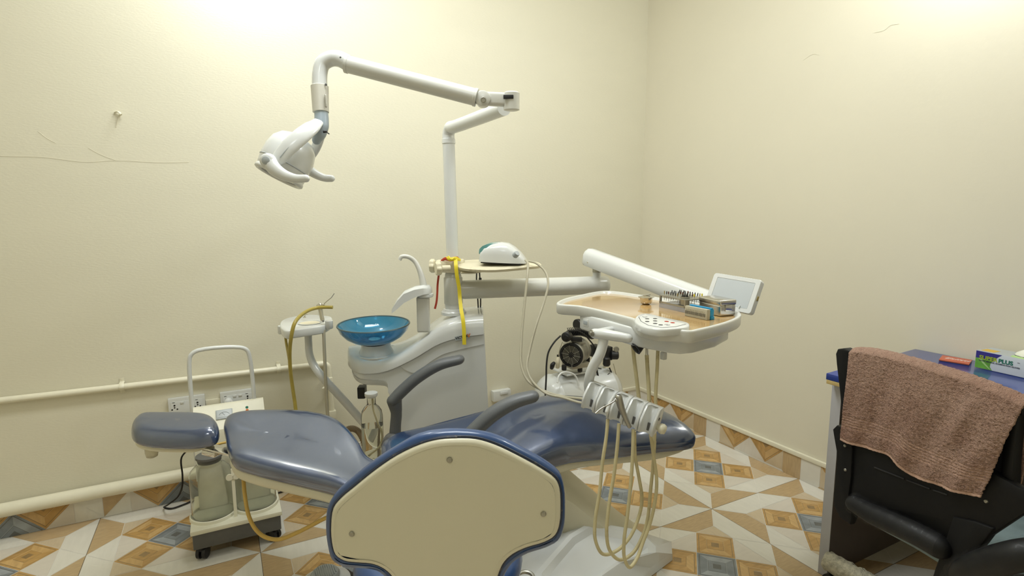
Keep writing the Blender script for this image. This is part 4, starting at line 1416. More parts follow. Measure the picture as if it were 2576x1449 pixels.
# tray
TZ = 0.990
rim_o = [(-1.4175,-1.1945,0.9900), (-1.3803,-1.1440,0.9900), (-1.3022,-1.0890,0.9900), (-1.2186,-1.0532,0.9900), (-1.1112,-1.0120,0.9900), (-1.0616,-1.0132,0.9900), (-1.0320,-1.0564,0.9900), (-1.0141,-1.1553,0.9900), (-0.9964,-1.2596,0.9900), (-0.9679,-1.3735,0.9900), (-0.9546,-1.4902,0.9900), (-0.9593,-1.5783,0.9900), (-0.9976,-1.6327,0.9900), (-1.0503,-1.6739,0.9900),
         (-1.1303,-1.7094,0.9900), (-1.2263,-1.7365,0.9900), (-1.2941,-1.7489,0.9900), (-1.3396,-1.7536,0.9900), (-1.3644,-1.7223,0.9900), (-1.4014,-1.6839,0.9900), (-1.4089,-1.6297,0.9900), (-1.3843,-1.5764,0.9900), (-1.3641,-1.5378,0.9900), (-1.3625,-1.4786,0.9900), (-1.3631,-1.3976,0.9900), (-1.3761,-1.2657,0.9900), (-1.4132,-1.2164,0.9900)]
loop = smooth_path(rim_o, 4, True)
bm = B()
prof = [(0.020, -0.012), (0.0125, -0.004), (0.011, -0.001), (0.008, 0.0), (0.004, 0.0), (0.001, -0.002), (0.0, -0.006), (0.001, -0.032), (0.004, -0.036), (0.010, -0.038)]
rings = [[bm.verts.new(p + Vector((0, 0, dz))) for p in ring_offset(loop, dd)] for dd, dz in prof]
n = len(loop)
for a, b in zip(rings, rings[1:]):
    for k in range(n):
        bm.faces.new([a[k], b[k], b[(k + 1) % n], a[(k + 1) % n]])
bm.faces.new(list(reversed(rings[-1])))
obj('tray_rim', bm, M['whitew'], del_, 60)
bm = B()
inn = ring_offset(loop, 0.0195)
f = [bm.verts.new(p + Vector((0, 0, -0.0095))) for p in inn]
g = [bm.verts.new(p + Vector((0, 0, -0.015))) for p in inn]
bm.faces.new(f)
bm.faces.new(list(reversed(g)))
for k in range(n):
    bm.faces.new([f[k], g[k], g[(k + 1) % n], f[(k + 1) % n]])
obj('tray_mat', bm, M['brown'], del_)
# control pod
bm = B()
pod = [(-1.3985,-1.5894,0.9960), (-1.3584,-1.5473,0.9960), (-1.3159,-1.5178,0.9960), (-1.2892,-1.5168,0.9960), (-1.2866,-1.6088,0.9960), (-1.2815,-1.6810,0.9960), (-1.3000,-1.7100,0.9960), (-1.3313,-1.7305,0.9960), (-1.3783,-1.7288,0.9960), (-1.4188,-1.7184,0.9960), (-1.4341,-1.6800,0.9960), (-1.4242,-1.6353,0.9960)]
slab(bm, pod, 0, bev=0.004, smooth=4, drop=0.022)
podo = obj('control_pod', bm, M['white'], del_, 60)
bm = B()
stk = [(-1.3527,-1.5534,0.9965), (-1.3071,-1.5334,0.9965), (-1.3066,-1.7028,0.9965), (-1.3600,-1.7174,0.9965), (-1.4011,-1.7070,0.9965), (-1.4125,-1.6636,0.9965), (-1.3919,-1.6096,0.9965)]
slab(bm, stk, 0, bev=0.0002, smooth=0, drop=0.0008)
st1 = obj('keypad_border', bm, M['gtext'], podo)
bm = B()
slab(bm, [p + Vector((0, 0, 0.0004)) for p in ring_offset([Vector(p) for p in stk], 0.0016)], 0, bev=0.0002, drop=0.0006)
obj('keypad', bm, M['plastic'], podo)
for i, (x_, y_, z_) in enumerate(((-1.3528,-1.5925,0.9970), (-1.3814,-1.6250,0.9970), (-1.3300,-1.6015,0.9970), (-1.3551,-1.6293,0.9970), (-1.3812,-1.6581,0.9970), (-1.3811,-1.6806,0.9970), (-1.3321,-1.6521,0.9970), (-1.3296,-1.6735,0.9970))):
    bm = B()
    lathe(bm, [(0.0062, 0), (0.0062, 0.0008), (0.0040, 0.0010), (0.0038, 0.0004), (0, 0.0004)], at_z(x_, y_, z_), 20)
    obj('red_button' if i > 5 else 'button', bm, M['redp'] if i > 5 else M['dgray'], podo)
for p_ in ((-1.3622,-1.6825,0.9972), (-1.3652,-1.6935,0.9972)):
    bm = B()
    box(bm, p_, (0.012, 0.003, 0.0004))
    obj('keypad_mark', bm, M['gtext'], podo)
bm = B()
tube(bm, [(-1.3404,-1.5571,0.9972), (-1.3437,-1.5699,0.9972), (-1.3321,-1.5690,0.9972)], 0.0006, 5, 3)
obj('keypad_mark', bm, M['gtext'], podo)
# box below the tray
bm = B()
ub = [(-1.3643,-1.2625,0.9050), (-1.3695,-1.4086,0.9050), (-1.3638,-1.5592,0.9050), (-1.3335,-1.6629,0.9050), (-1.3111,-1.6906,0.9050), (-1.2679,-1.6987,0.9050), (-1.1565,-1.6781,0.9050), (-1.0481,-1.6298,0.9050), (-1.045, -1.50, 0.905), (-1.075, -1.10, 0.905), (-1.16, -1.09, 0.905)]
ubt = [Vector(p) + Vector((0, 0, 0.058)) for p in ub]
slab(bm, ubt, 0, bev=0.006, smooth=0, drop=0.058)
ubo = obj('under_box', bm, M['white'], del_, 40)
bm = B()
e0, e1 = Vector((-1.4406,-1.3784,0.9530)), Vector((-1.4334,-1.4168,0.9501))
ex = (Vector((-1.3695,-1.4086,0.9050)) - Vector((-1.3643,-1.2625,0.9050))).normalized()
eM = basis(Vector((-1.3650,-1.2995,0.9050)) + UP * 0.030, ex, UP)
eM = eM if (eM.to_3x3() @ Vector((0, 0, 1))).dot(FH) < 0 else eM @ Matrix.Rotation(PI, 4, 'Y')
box(bm, (0, 0, 0.0005), (0.032, 0.026, 0.004), eM, 0.001)
lo = obj('gauge_frame', bm, M['plastic'], ubo)
bm = B()
box(bm, (0, 0, 0.002), (0.024, 0.014, 0.004), eM, 0.001)
obj('gauge_window', bm, M['lgray'], lo)
# handle and hanger tube
bm = B()
tube(bm, [(-1.4626,-1.4824,0.9426), (-1.4489,-1.5122,0.9444), (-1.4297,-1.5453,0.9428), (-1.4080,-1.5743,0.9401)], [0.0155, 0.0165, 0.0155, 0.0135], 18, 5, True, True)
tube(bm, [(-1.4582,-1.4846,0.9438), (-1.4003,-1.4585,0.9403), (-1.3169,-1.4239,0.9317)], [0.0125, 0.0115, 0.0115], 14, 4)
obj('tray_handle', bm, M['white'], del_, 60)
bm = B()
lathe(bm, [(0.0105, 0), (0.0105, 0.004), (0.006, 0.005), (0.006, 0.010), (0, 0.011)], axis((-1.4760,-1.4885,0.9464), -RH - FH * 0.5), 18)
obj('handle_bolt', bm, M['alu'], del_)
bm = B()
tube(bm, [(-1.4445,-1.5047,0.9338), (-1.4493,-1.5059,0.9098), (-1.4600,-1.5050,0.8797), (-1.4724,-1.4924,0.8445), (-1.4769,-1.4789,0.8063), (-1.4696,-1.4654,0.7707), (-1.4599,-1.4631,0.7452), (-1.4513,-1.4812,0.7311)], 0.0155, 18, 6, True, True)
obj('hanger_tube', bm, M['white'], del_, 60)
# underside fittings
bm = B()
lathe(bm, [(0.010, -0.02), (0.017, 0.0), (0.020, 0.012), (0.014, 0.012), (0.010, 0.0), (0, 0.0)], axis((-1.3464,-1.5498,0.9021), -RH * 0.8 - FH * 0.3 - UP * 0.5), 22)
obj('air_horn', bm, M['black'], ubo)
bm = B()
box(bm, (-1.2801,-1.5891,0.8740), (0.016, 0.016, 0.024), None, 0.004)
obj('air_valve', bm, M['plastic'], ubo)
bm = B()
tube(bm, [(-1.2969,-1.5318,0.8924), (-1.2989,-1.5353,0.8626)], 0.0045, 10, 0)
obj('hose_nipple', bm, M['steel'], ubo)

# instrument holder: five rests in a row
h0, h1 = Vector((-1.4852,-1.5101,0.7606)), Vector((-1.3894,-1.6862,0.7220))
hv = (h1 - h0)
hx = hv.normalized()
hout = (SN - hx * SN.dot(hx)); hout.z = 0
hout = (hout - hx * hout.dot(hx)).normalized()
hup = hx.cross(hout) if hx.cross(hout).z > 0 else hout.cross(hx)
HL = hv.length
def hp(u, o_, z):
    return h0 + hx * u + hout * o_ + hup * z
N5 = 5
seg_l = HL * 1.13 / N5
for i in range(N5):
    u0, u1 = -0.020 + i * seg_l + 0.0008, -0.020 + (i + 1) * seg_l - 0.0008
    bm = B()
    um = (u0 + u1) / 2
    rg_ = (u1 - u0) * 0.36
    us = [u0, u0 + 0.0010] + [um - rg_ + 2 * rg_ * k / 18 for k in range(19)] + [u1 - 0.0010, u1]
    rings_ = []
    for u in us:
        k = 0.955 if u in (u0, u1) else 1.0
        x = abs(u - um) / rg_
        g = rg_ * 1.75 * math.sqrt(max(0.0, 1 - x * x)) if x < 1 else 0.0       # finger groove down the front of the rest
        sec = [(-0.032, 0.028), (-0.028, 0.032), (-0.010, 0.033), (min(0.000, 0.010 - g), 0.033), (0.006 - g * 0.75, 0.031), (0.030 - g * 1.05, 0.000), (0.034 - g, -0.014), (0.031 - g * 0.8, -0.040), (0.024 - g * 0.5, -0.045), (-0.020, -0.042), (-0.032, -0.030)]
        rings_.append([hp(u, o_ * k, z * k) for o_, z in sec])
    loft(bm, rings_)
    so_ = obj('holder_segment', bm, M['white'], del_, 48)
    bm = B()
    box(bm, (0, 0, 0), (0.0075, 0.004, 0.024), basis(hp(um, 0.0335 - rg_ * 1.65, -0.026), hx, hup.cross(hx)), 0.001)
    obj('rest_slot', bm, M['dgray'], so_, 50)
bm = B()
lathe(bm, [(0.0045, 0), (0.0045, 0.001), (0, 0.001)], axis(hp(-0.020 + 5 * seg_l - 0.0006, -0.002, 0.004), hx), 16)
obj('end_bolt_hole', bm, M['black'], del_)
bm = B()
kb = hp(-0.020 + 5 * seg_l, 0.004, -0.018)
lathe(bm, [(0.007, -0.004), (0.009, 0.004), (0.0145, 0.010), (0.0155, 0.017), (0.012, 0.025), (0, 0.028)], axis(kb, hx), 24)
obj('end_knob', bm, M['cream'], del_, 60)

# hoses under the tray and their loops
hs_ = [
 ('hose', [(-1.3223,-1.4955,0.8927), (-1.3217,-1.5021,0.8526), (-1.3191,-1.5131,0.7899), (-1.3166,-1.5242,0.7272), (-1.3275,-1.5479,0.6843)], 0.0062),
 ('hose', [(-1.2986,-1.5349,0.8664), (-1.2995,-1.5415,0.8205), (-1.3070,-1.5581,0.7617), (-1.3231,-1.5828,0.6950)], 0.0062),
 ('hose', [(-1.2803,-1.5641,0.8873), (-1.2866,-1.5703,0.8260), (-1.3008,-1.5832,0.7680), (-1.3230,-1.6083,0.6781), (-1.3386,-1.6239,0.5981)], 0.0054),
 ('hose', [(-1.4714,-1.5669,0.6988), (-1.4822,-1.5750,0.6467), (-1.4964,-1.5784,0.5762), (-1.5111,-1.5853,0.4822), (-1.5281,-1.5890,0.4000), (-1.5310,-1.5966,0.3413), (-1.5080,-1.6044,0.2951), (-1.4584,-1.6080,0.2934), (-1.4079,-1.6071,0.3235), (-1.3674,-1.5979,0.3730), (-1.3549,-1.5960,0.4281), (-1.3591,-1.5833,0.4955), (-1.3712,-1.5782,0.5612), (-1.3809,-1.5824,0.6482)], 0.0052),
 ('hose', [(-1.4551,-1.5991,0.6933), (-1.4666,-1.6084,0.6314), (-1.4803,-1.6137,0.5502), (-1.5001,-1.6177,0.4574), (-1.5117,-1.6241,0.3761), (-1.5011,-1.6274,0.3178), (-1.4719,-1.6365,0.2846), (-1.4247,-1.6377,0.2898), (-1.3808,-1.6319,0.3292), (-1.3552,-1.6255,0.3839), (-1.3439,-1.6202,0.4565), (-1.3325,-1.6149,0.5291), (-1.3281,-1.6149,0.6179)], 0.0052),
 ('hose', [(-1.4316,-1.6358,0.6835), (-1.4397,-1.6459,0.6281), (-1.4491,-1.6533,0.5479), (-1.4653,-1.6608,0.4447), (-1.4799,-1.6655,0.3645), (-1.4762,-1.6650,0.3067), (-1.4584,-1.6679,0.2749), (-1.4255,-1.6604,0.2879), (-1.3938,-1.6488,0.3230), (-1.3656,-1.6448,0.3708), (-1.3458,-1.6441,0.4426), (-1.3375,-1.6392,0.5024), (-1.3415,-1.6242,0.5862), (-1.3516,-1.6204,0.6500)], 0.0052),
]
for nm, pts, r_ in hs_:
    bm = B()
    tube(bm, pts, r_, 10, 6)
    obj(nm, bm, M['hose'], del_, 60)
# three way syringe resting in the third cup
sy = thing('air_water_syringe', 'grey metal syringe lying in the middle cup of the tray instrument holder', 'syringe', (-1.4579,-1.6346,0.7122))
bm = B()
tube(bm, [(-1.4912,-1.6392,0.7907), (-1.4865,-1.6429,0.7676), (-1.4739,-1.6480,0.7340), (-1.4583,-1.6495,0.7031)], [0.0105, 0.0105, 0.0080, 0.0065], 14, 5, True, True)
tube(bm, [(-1.4998,-1.6359,0.7829), (-1.4906,-1.6402,0.7862)], 0.0075, 12, 0, True, False)
obj('syringe_body', bm, M['alu'], sy, 60)
bm = B()
lathe(bm, [(0.0045, 0), (0.0045, 0.004), (0, 0.005)], axis((-1.4921,-1.6400,0.7969), UP), 12)
obj('syringe_button', bm, M['dgray'], sy)
bm = B()
tube(bm, [(-1.4988,-1.6364,0.7829), (-1.5236,-1.6361,0.7741), (-1.5491,-1.6353,0.7666), (-1.5667,-1.6335,0.7552)], 0.0022, 8, 4)
obj('syringe_tip', bm, M['steel'], sy, 60)
hp_ = thing('handpiece', 'white slim handpiece tipped into the second cup of the instrument holder', 'handpiece', (-1.4686,-1.5839,0.7090))
bm = B()
tube(bm, [(-1.5050,-1.6056,0.7398), (-1.4945,-1.6025,0.7585), (-1.4808,-1.6011,0.7774)], [0.0062, 0.0058, 0.004], 12, 4, True, True)
obj('handpiece_shell', bm, M['plastic'], hp_, 60)

# film viewer behind the tray
vt = [Vector(p) for p in ((-0.8962,-1.4147,1.0950), (-0.8785,-1.6021,1.0863), (-0.9267,-1.6212,0.9832), (-0.9428,-1.4370,0.9768))]
vx = (vt[1] - vt[0]).normalized()
vy = (vt[0] - vt[3]); vy = (vy - vx * vy.dot(vx)).normalized()
vn = vx.cross(vy)
vc = sum(vt, Vector()) / 4
vw, vh = ((vt[1] - vt[0]).length + (vt[2] - vt[3]).length) / 2, ((vt[0] - vt[3]).length + (vt[1] - vt[2]).length) / 2
Mv = basis(vc, vx, vy)
bm = B()
def rrect(w_, h_, r_, z, n_=5):
    out = []
    for cx_, cy_, a0_ in ((w_ / 2 - r_, h_ / 2 - r_, 0), (-w_ / 2 + r_, h_ / 2 - r_, 90), (-w_ / 2 + r_, -h_ / 2 + r_, 180), (w_ / 2 - r_, -h_ / 2 + r_, 270)):
        for k in range(n_ + 1):
            a = math.radians(a0_ + 90 * k / n_)
            out.append(Vector((cx_ + r_ * math.cos(a), cy_ + r_ * math.sin(a), z)))
    return out
def rr_loft(bm, M4, layers):
    loft(bm, [[M4 @ p for p in rrect(w_, h_, r_, z)] for w_, h_, r_, z in layers])
rr_loft(bm, Mv, [(vw - 0.012, vh - 0.012, 0.008, -0.022), (vw - 0.002, vh - 0.002, 0.010, -0.020), (vw, vh, 0.010, -0.004), (vw - 0.004, vh - 0.004, 0.009, 0.0), (vw * 0.80, vh * 0.76, 0.003, 0.0), (vw * 0.79, vh * 0.75, 0.003, -0.0015)])
fv = obj('viewer_frame', bm, M['white'], del_, 40)
bm = B()
box(bm, (0, 0, -0.0012), (vw * 0.785, vh * 0.735, 0.001), Mv)
obj('viewer_screen', bm, M['screen'], fv)
bm = B()
box(bm, (vw * 0.25, -vh * 0.36, 0.0015), (0.0035, 0.010, 0.004), Mv, 0.001)
obj('film_clip', bm, M['plastic'], fv)
bm = B()
box(bm, (vw * 0.5, -vh * 0.02, -0.010), (0.003, 0.016, 0.008), Mv, 0.001)
obj('viewer_switch', bm, M['brass'], fv)
bm = B()
tube(bm, [vc - vy * vh * 0.4 - vn * 0.012, vc - vy * vh * 0.58 - vn * 0.012, Vector((-0.8815,-1.4789,0.9680))], 0.010, 10, 3)
obj('viewer_bracket', bm, M['white'], fv)

# ------------------------------------------------------------------ things on the tray
MZ = 0.9808
bp = Vector((-1.1104,-1.3118,0.9808))
pot = thing('lidded_pot', 'small steel pot with a domed lid on the tan tray', 'pot', bp)
bm = B()
lathe(bm, [(0.0, 0.0), (0.012, 0.0), (0.019, 0.004), (0.022, 0.012), (0.0225, 0.024), (0.0215, 0.024), (0.0195, 0.012), (0, 0.006)], at_z(*bp), 32, False)
obj('pot_body', bm, M['chrome'], pot, 60)
bm = B()
lathe(bm, [(0.024, 0.0235), (0.0285, 0.025), (0.0285, 0.027), (0.022, 0.0285), (0.014, 0.031), (0, 0.032)], at_z(*bp), 32)
pl_ = obj('pot_lid', bm, M['chrome'], pot, 50)
bm = B()
box(bm, (0, 0, 0), (0.026, 0.014, 0.003), basis(bp + Vector((0.002, 0, 0.0335)), RH + UP * 0.12, FH), 0.001)
obj('lid_grip', bm, M['chrome'], pl_)

# bur block
q0, q1, q2 = Vector((-1.1104,-1.3799,0.9808)), Vector((-1.1169,-1.5093,0.9808)), Vector((-1.0063,-1.4837,0.9808))
bx_ = (q1 - q0)
BL = bx_.length
Mb_ = basis(q0, bx_, UP.cross(bx_))
BD = 0.095
blk = thing('bur_block', 'clear acrylic and metal bur block full of small burs on the tray', 'bur holder', q0 + bx_ / 2)
bm = B()
box(bm, (BL / 2, BD / 2, 0.0135), (BL, BD, 0.005), Mb_, 0.001)
box(bm, (BL / 2, 0.001, 0.007), (BL, 0.002, 0.014), Mb_)
box(bm, (BL / 2, BD - 0.001, 0.007), (BL, 0.002, 0.014), Mb_)
box(bm, (0.001, BD / 2, 0.007), (0.002, BD, 0.014), Mb_)
box(bm, (BL - 0.001, BD / 2, 0.007), (0.002, BD, 0.014), Mb_)
obj('clear_base', bm, M['acry'], blk)
bm = B()
box(bm, (BL / 2, BD / 2, 0.0415), (BL, BD, 0.003), Mb_, 0.001)
for u in (0.003, BL - 0.003):
    for v_ in (0.003, BD - 0.003):
        box(bm, (u, v_, 0.028), (0.006, 0.006, 0.028), Mb_)
box(bm, (BL / 2, 0.001, 0.018), (BL, 0.002, 0.006), Mb_)
obj('metal_deck', bm, M['alu'], blk)
bm = B()
lathe(bm, [(0.0145, 0.022), (0.0155, 0.046), (0.0165, 0.0465), (0.0165, 0.050), (0.0145, 0.050), (0.0135, 0.024)], Mb_ @ at_z(BL * 0.80, 0.022, 0), 24, False)
lathe(bm, [(0.0145, 0.022), (0, 0.022)], Mb_ @ at_z(BL * 0.80, 0.022, 0), 24, False)
obj('bur_cup', bm, M['alu'], blk)
def bur_mesh(nm, m_head, big):
    bm = B()
    lathe(bm, [(0.0009, -0.016), (0.0009, 0.009), (0.0005, 0.010)], Matrix(), 8)
    me = bpy.data.meshes.new(nm)
    if big:
        lathe(bm, [(0.0006, 0.008), (0.0020, 0.010), (0.0026, 0.014), (0.0016, 0.018), (0, 0.019)], Matrix(), 8, mi=1)
    else:
        lathe(bm, [(0.0012, 0.007), (0.0016, 0.008), (0.0016, 0.016), (0.0010, 0.0175), (0, 0.018)], Matrix(), 8, mi=1)
    bmesh.ops.recalc_face_normals(bm, faces=bm.faces)
    bm.to_mesh(me)
    bm.free()
    me.materials.append(M['steel'])
    me.materials.append(m_head)
    return me
bur_kinds = [('dark', bur_mesh('dental_bur', M['black'], False)), ('golden', bur_mesh('dental_bur', M['brass'], False)), ('brown', bur_mesh('dental_bur', M['brownh'], True)), ('yellow', bur_mesh('dental_bur', M['yellow'], True))]
lab = {'dark': 'small dark tipped bur standing in the bur block', 'golden': 'small golden tipped bur standing in the bur block', 'brown': 'small brown round headed bur standing in the bur block',
       'yellow': 'small yellow headed bur standing at the right end of the bur block'}
spots = []
for r_ in range(3):
    for c_ in range(11):
        if c_ > 6 and r_ == 0:
            continue
        spots.append((BL * (0.07 + 0.086 * c_), 0.014 + 0.033 * r_, 'yellow' if c_ > 9 else random.choice(['dark', 'dark', 'golden', 'brown'])))
for k in range(5):
    spots.append((BL * 0.80 + 0.008 * math.cos(k * 1.26), 0.022 + 0.008 * math.sin(k * 1.26), 'dark'))
bur0 = {}
for u, v_, kd_ in spots:
    me = dict(bur_kinds)[kd_]
    if kd_ not in bur0:
        o = bpy.data.objects.new('dental_bur', me)
        bur0[kd_] = o
    else:
        o = bur0[kd_].copy()
    COL.objects.link(o)
    p = Mb_ @ Vector((u, v_, 0.0400))
    o.matrix_world = Matrix.Translation(p) @ Matrix.Rotation(random.uniform(-0.14, 0.14), 4, 'X') @ Matrix.Rotation(random.uniform(-0.14, 0.14), 4, 'Y')
    tag(o, lab[kd_], 'bur', kd_ + ' burs in the bur block')

# steel box and the blue file box
q0, q1 = Vector((-1.0612,-1.5148,0.9808)), Vector((-1.0717,-1.6144,0.9808))
x_ = q1 - q0
Mx_ = basis(q0, x_, UP.cross(x_))
sb = thing('steel_box', 'plain stainless steel box with lid at right rear of the tray', 'box', q0 + x_ / 2)
w_ = x_.length
bm = B()
box(bm, (w_ / 2, 0.032, 0.018), (w_, 0.064, 0.036), Mx_, 0.006, 3)
obj('box_body', bm, M['steel'], sb)
bm = B()
box(bm, (w_ / 2, 0.032, 0.0435), (w_ + 0.003, 0.067, 0.018), Mx_, 0.006, 3)
obj('box_lid', bm, M['steel'], sb)
bm = B()
box(bm, (w_ + 0.0015, 0.032, 0.026), (0.003, 0.026, 0.020), Mx_, 0.001)
obj('box_latch', bm, M['chrome'], sb)
q0, q1 = Vector((-1.1546,-1.5453,0.9808)), Vector((-1.1532,-1.6366,0.9808))
x_ = q1 - q0
Mx_ = basis(q0, x_, UP.cross(x_))
w_ = x_.length
fb = thing('file_box', 'blue plastic file box with slotted grey ruler front on the tray', 'box', q0 + x_ / 2)
bm = B()
box(bm, (w_ / 2, 0.007, 0.0165), (w_, 0.014, 0.033), Mx_, 0.002)
for k in range(13):
    box(bm, (w_ * (0.06 + 0.066 * k), -0.0003, 0.0235), (0.0030, 0.0012, 0.004), Mx_)
fr = obj('ruler_front', bm, M['gbox'], fb)
bm = B()
for k in range(15):
    box(bm, (w_ * (0.05 + 0.061 * k), -0.0004, 0.0135), (0.0016, 0.0012, 0.010), Mx_)
obj('ruler_slots', bm, M['black'], fr)
bm = B()
box(bm, (w_ / 2 + 0.001, 0.0225, 0.016), (w_ - 0.002, 0.016, 0.032), Mx_, 0.002)
box(bm, (w_ / 2 + 0.001, 0.0225, 0.034), (w_ - 0.004, 0.010, 0.004), Mx_, 0.001)
box(bm, (w_ / 2 + 0.003, 0.0225, 0.005), (w_, 0.015, 0.010), Mx_, 0.001)
obj('file_tray', bm, M['bluebox'], fb)

# ------------------------------------------------------------------ assistant holder with its bent support tube
asst = thing('assistant_holder', 'white assistant cup and hose holder on a bent white tube', 'holder', (-2.10, -0.33, 0.40))
bm = B()
ho = [(-2.2596,-0.3139,0.8420), (-2.2440,-0.2322,0.8420), (-2.2177,-0.1831,0.8420), (-2.1751,-0.1513,0.8420), (-2.1208,-0.1356,0.8420), (-2.0666,-0.1885,0.8420), (-2.0362,-0.2392,0.8420), (-2.0451,-0.3209,0.8420), (-2.0687,-0.3896,0.8420), (-2.1029,-0.4384,0.8420), (-2.1562,-0.4554,0.8420), (-2.2121,-0.4695,0.8420), (-2.2475,-0.4762,0.8420), (-2.2627,-0.4150,0.8420)]
slab(bm, ho, 0, bev=0.005, smooth=4, drop=0.036, inset=0.002)
hb = obj('holder_plate', bm, M['white'], asst, 50)
hc_ = Vector((-2.1443,-0.3578,0.8420))
bm = B()
lathe(bm, [(0.046, 0.0), (0.049, 0.003), (0.0455, 0.004), (0.0435, -0.001), (0.042, -0.010), (0.042, 0.0012), (0, 0.0012)], at_z(*hc_), 36, False)
obj('cup_ring', bm, M['plastic'], hb)
bm = B()
lathe(bm, [(0.0415, 0.0016), (0, 0.0016)], at_z(*hc_), 36, False)
obj('cup_recess', bm, M['ivory'], hb)
for p_ in ((-2.2545,-0.3317,0.8222), (-2.0744,-0.4232,0.8433)):
    bm = B()
    lathe(bm, [(0.014, 0.016), (0.016, 0.014), (0.016, -0.016), (0.013, -0.020)], at_z(*Vector(p_)), 18)
    obj('hose_clip', bm, M['white'], hb)
bm = B()
tube(bm, [(-2.1555,-0.2871,0.8573), (-2.1518,-0.2877,0.8660), (-2.1438,-0.2914,0.8695)], 0.003, 8, 3)
lathe(bm, [(0.007, 0), (0.007, 0.003), (0.003, 0.004)], at_z(*Vector((-2.1556,-0.2873,0.8556))), 14)
obj('toggle', bm, M['chrome'], hb)
bm = B()
tube(bm, [(-2.1506,-0.3431,0.8066), (-2.1523,-0.3497,0.7588), (-2.1515,-0.3588,0.7023), (-2.1392,-0.3834,0.6589), (-2.1120,-0.4161,0.6140), (-2.0351,-0.4163,0.5056), (-1.9591,-0.4275,0.3970), (-1.8992,-0.4382,0.3108)], [0.0155, 0.0155, 0.0160, 0.0165, 0.0170, 0.0175, 0.0175, 0.0175], 20, 6)
obj('support_tube', bm, M['white'], asst, 60)
bm = B()
tube(bm, [(-2.0596,-0.4424,0.9172), (-2.0923,-0.4251,0.9174), (-2.1223,-0.4098,0.9142), (-2.1626,-0.4352,0.9080), (-2.1982,-0.4647,0.8910), (-2.2212,-0.4959,0.8691), (-2.2347,-0.5015,0.8243), (-2.2421,-0.4841,0.7641), (-2.2426,-0.4620,0.6840), (-2.2364,-0.4450,0.5937), (-2.2310,-0.4471,0.5248), (-2.2287,-0.4599,0.4507), (-2.2298,-0.4720,0.3684)], 0.0075, 12, 6)
obj('suction_hose', bm, M['amber'], asst, 60)
bm = B()
tube(bm, [(-2.2426,-0.3295,0.8032), (-2.2408,-0.3367,0.7627), (-2.2374,-0.3568,0.7179), (-2.2349,-0.3783,0.6618), (-2.2340,-0.4026,0.5812)], 0.0055, 10, 5)
obj('saliva_hose', bm, M['amber'], asst, 60)
bm = B()
tube(bm, [(-2.0986,-0.4254,0.8203), (-2.1013,-0.4370,0.7366), (-2.1046,-0.4534,0.6194), (-2.1054,-0.4576,0.5156), (-2.1052,-0.4638,0.4025)], 0.0068, 10, 5)
obj('syringe_hose', bm, M['ghose'], asst, 60)
as2 = thing('assistant_syringe', 'metal syringe with bent thin tip standing in the assistant holder', 'syringe', (-2.1003,-0.4180,0.8621))
bm = B()
tube(bm, [(-2.1004,-0.4182,0.8605), (-2.1031,-0.4127,0.8873), (-2.1047,-0.4087,0.9074), (-2.1036,-0.4067,0.9241)], [0.0095, 0.0090, 0.0105, 0.0115], 16, 4, True, True)
tube(bm, [(-2.1127,-0.4022,0.9225), (-2.0938,-0.4172,0.9266)], 0.0075, 12, 0, True, True)
obj('syringe_body', bm, M['chrome'], as2, 60)
bm = B()
tube(bm, [(-2.0961,-0.4216,0.9274), (-2.0818,-0.4379,0.9439), (-2.0663,-0.4550,0.9603), (-2.0614,-0.4565,0.9669), (-2.0532,-0.4590,0.9784)], 0.0017, 8, 3)
obj('syringe_tip', bm, M['steel'], as2, 60)

# ------------------------------------------------------------------ clear water bottle under the cabinet's overhang
btc = Vector((-1.9549,-0.6245,0.4652))
bz = 0.565
bot = thing('water_bottle', 'clear plastic water bottle hanging half full under the white cabinet', 'bottle', (btc.x, btc.y, bz - 0.27))
Mo = at_z(btc.x, btc.y, bz)
bm = B()
pf = [(0.0175, 0.0), (0.0175, -0.034), (0.030, -0.046), (0.040, -0.062), (0.0440, -0.085), (0.0445, -0.235), (0.041, -0.258), (0.030, -0.268), (0.0, -0.262)]
lathe(bm, pf + [(r - 0.0012 if r > 0.002 else 0, z + (0.0012 if r < 0.031 and z < -0.2 else 0)) for r, z in reversed(pf)], Mo, 40, False)
obj('bottle_shell', bm, M['pet'], bot, 50)
bm = B()
lathe(bm, [(0, -0.261), (0.029, -0.2665), (0.0397, -0.2568), (0.0428, -0.234), (0.0428, -0.125), (0, -0.125)], Mo, 40, False)
obj('water', bm, M['water'], bot, 50)
bm = B()
lathe(bm, [(0.026, 0.015), (0.026, 0.003), (0.021, -0.004), (0.0, -0.004)], Mo, 30)
obj('bottle_socket', bm, M['plastic'], bot)
bm = B()
tube(bm, [Mo @ Vector(p) for p in ((0.004, 0, -0.004), (0.006, 0, -0.06), (0.020, 0, -0.12), (0.028, 0.0, -0.17), (0.020, 0, -0.215), (-0.016, 0, -0.250))], 0.0035, 8, 5)
obj('pick_up_tube', bm, M['hose'], bot, 60)
# corrugated drain hose beside it
bm = B()
path = smooth_path([(-2.0231,-0.3690,0.3363), (-1.9922,-0.3837,0.3468), (-1.9690,-0.3975,0.3360), (-1.9542,-0.4211,0.3079), (-1.9464,-0.4557,0.2579), (-1.9350,-0.4940,0.1966), (-1.9263,-0.5201,0.1316)], 10)
tube(bm, path, [0.013 + 0.0022 * (k % 2) for k in range(len(path))], 14, 0)
solo('drain_hose', bm, M['corr'], 'brown corrugated drain hose looping down behind the blue backrest', 'hose', angle=80, origin=(Vector(path[-1])))

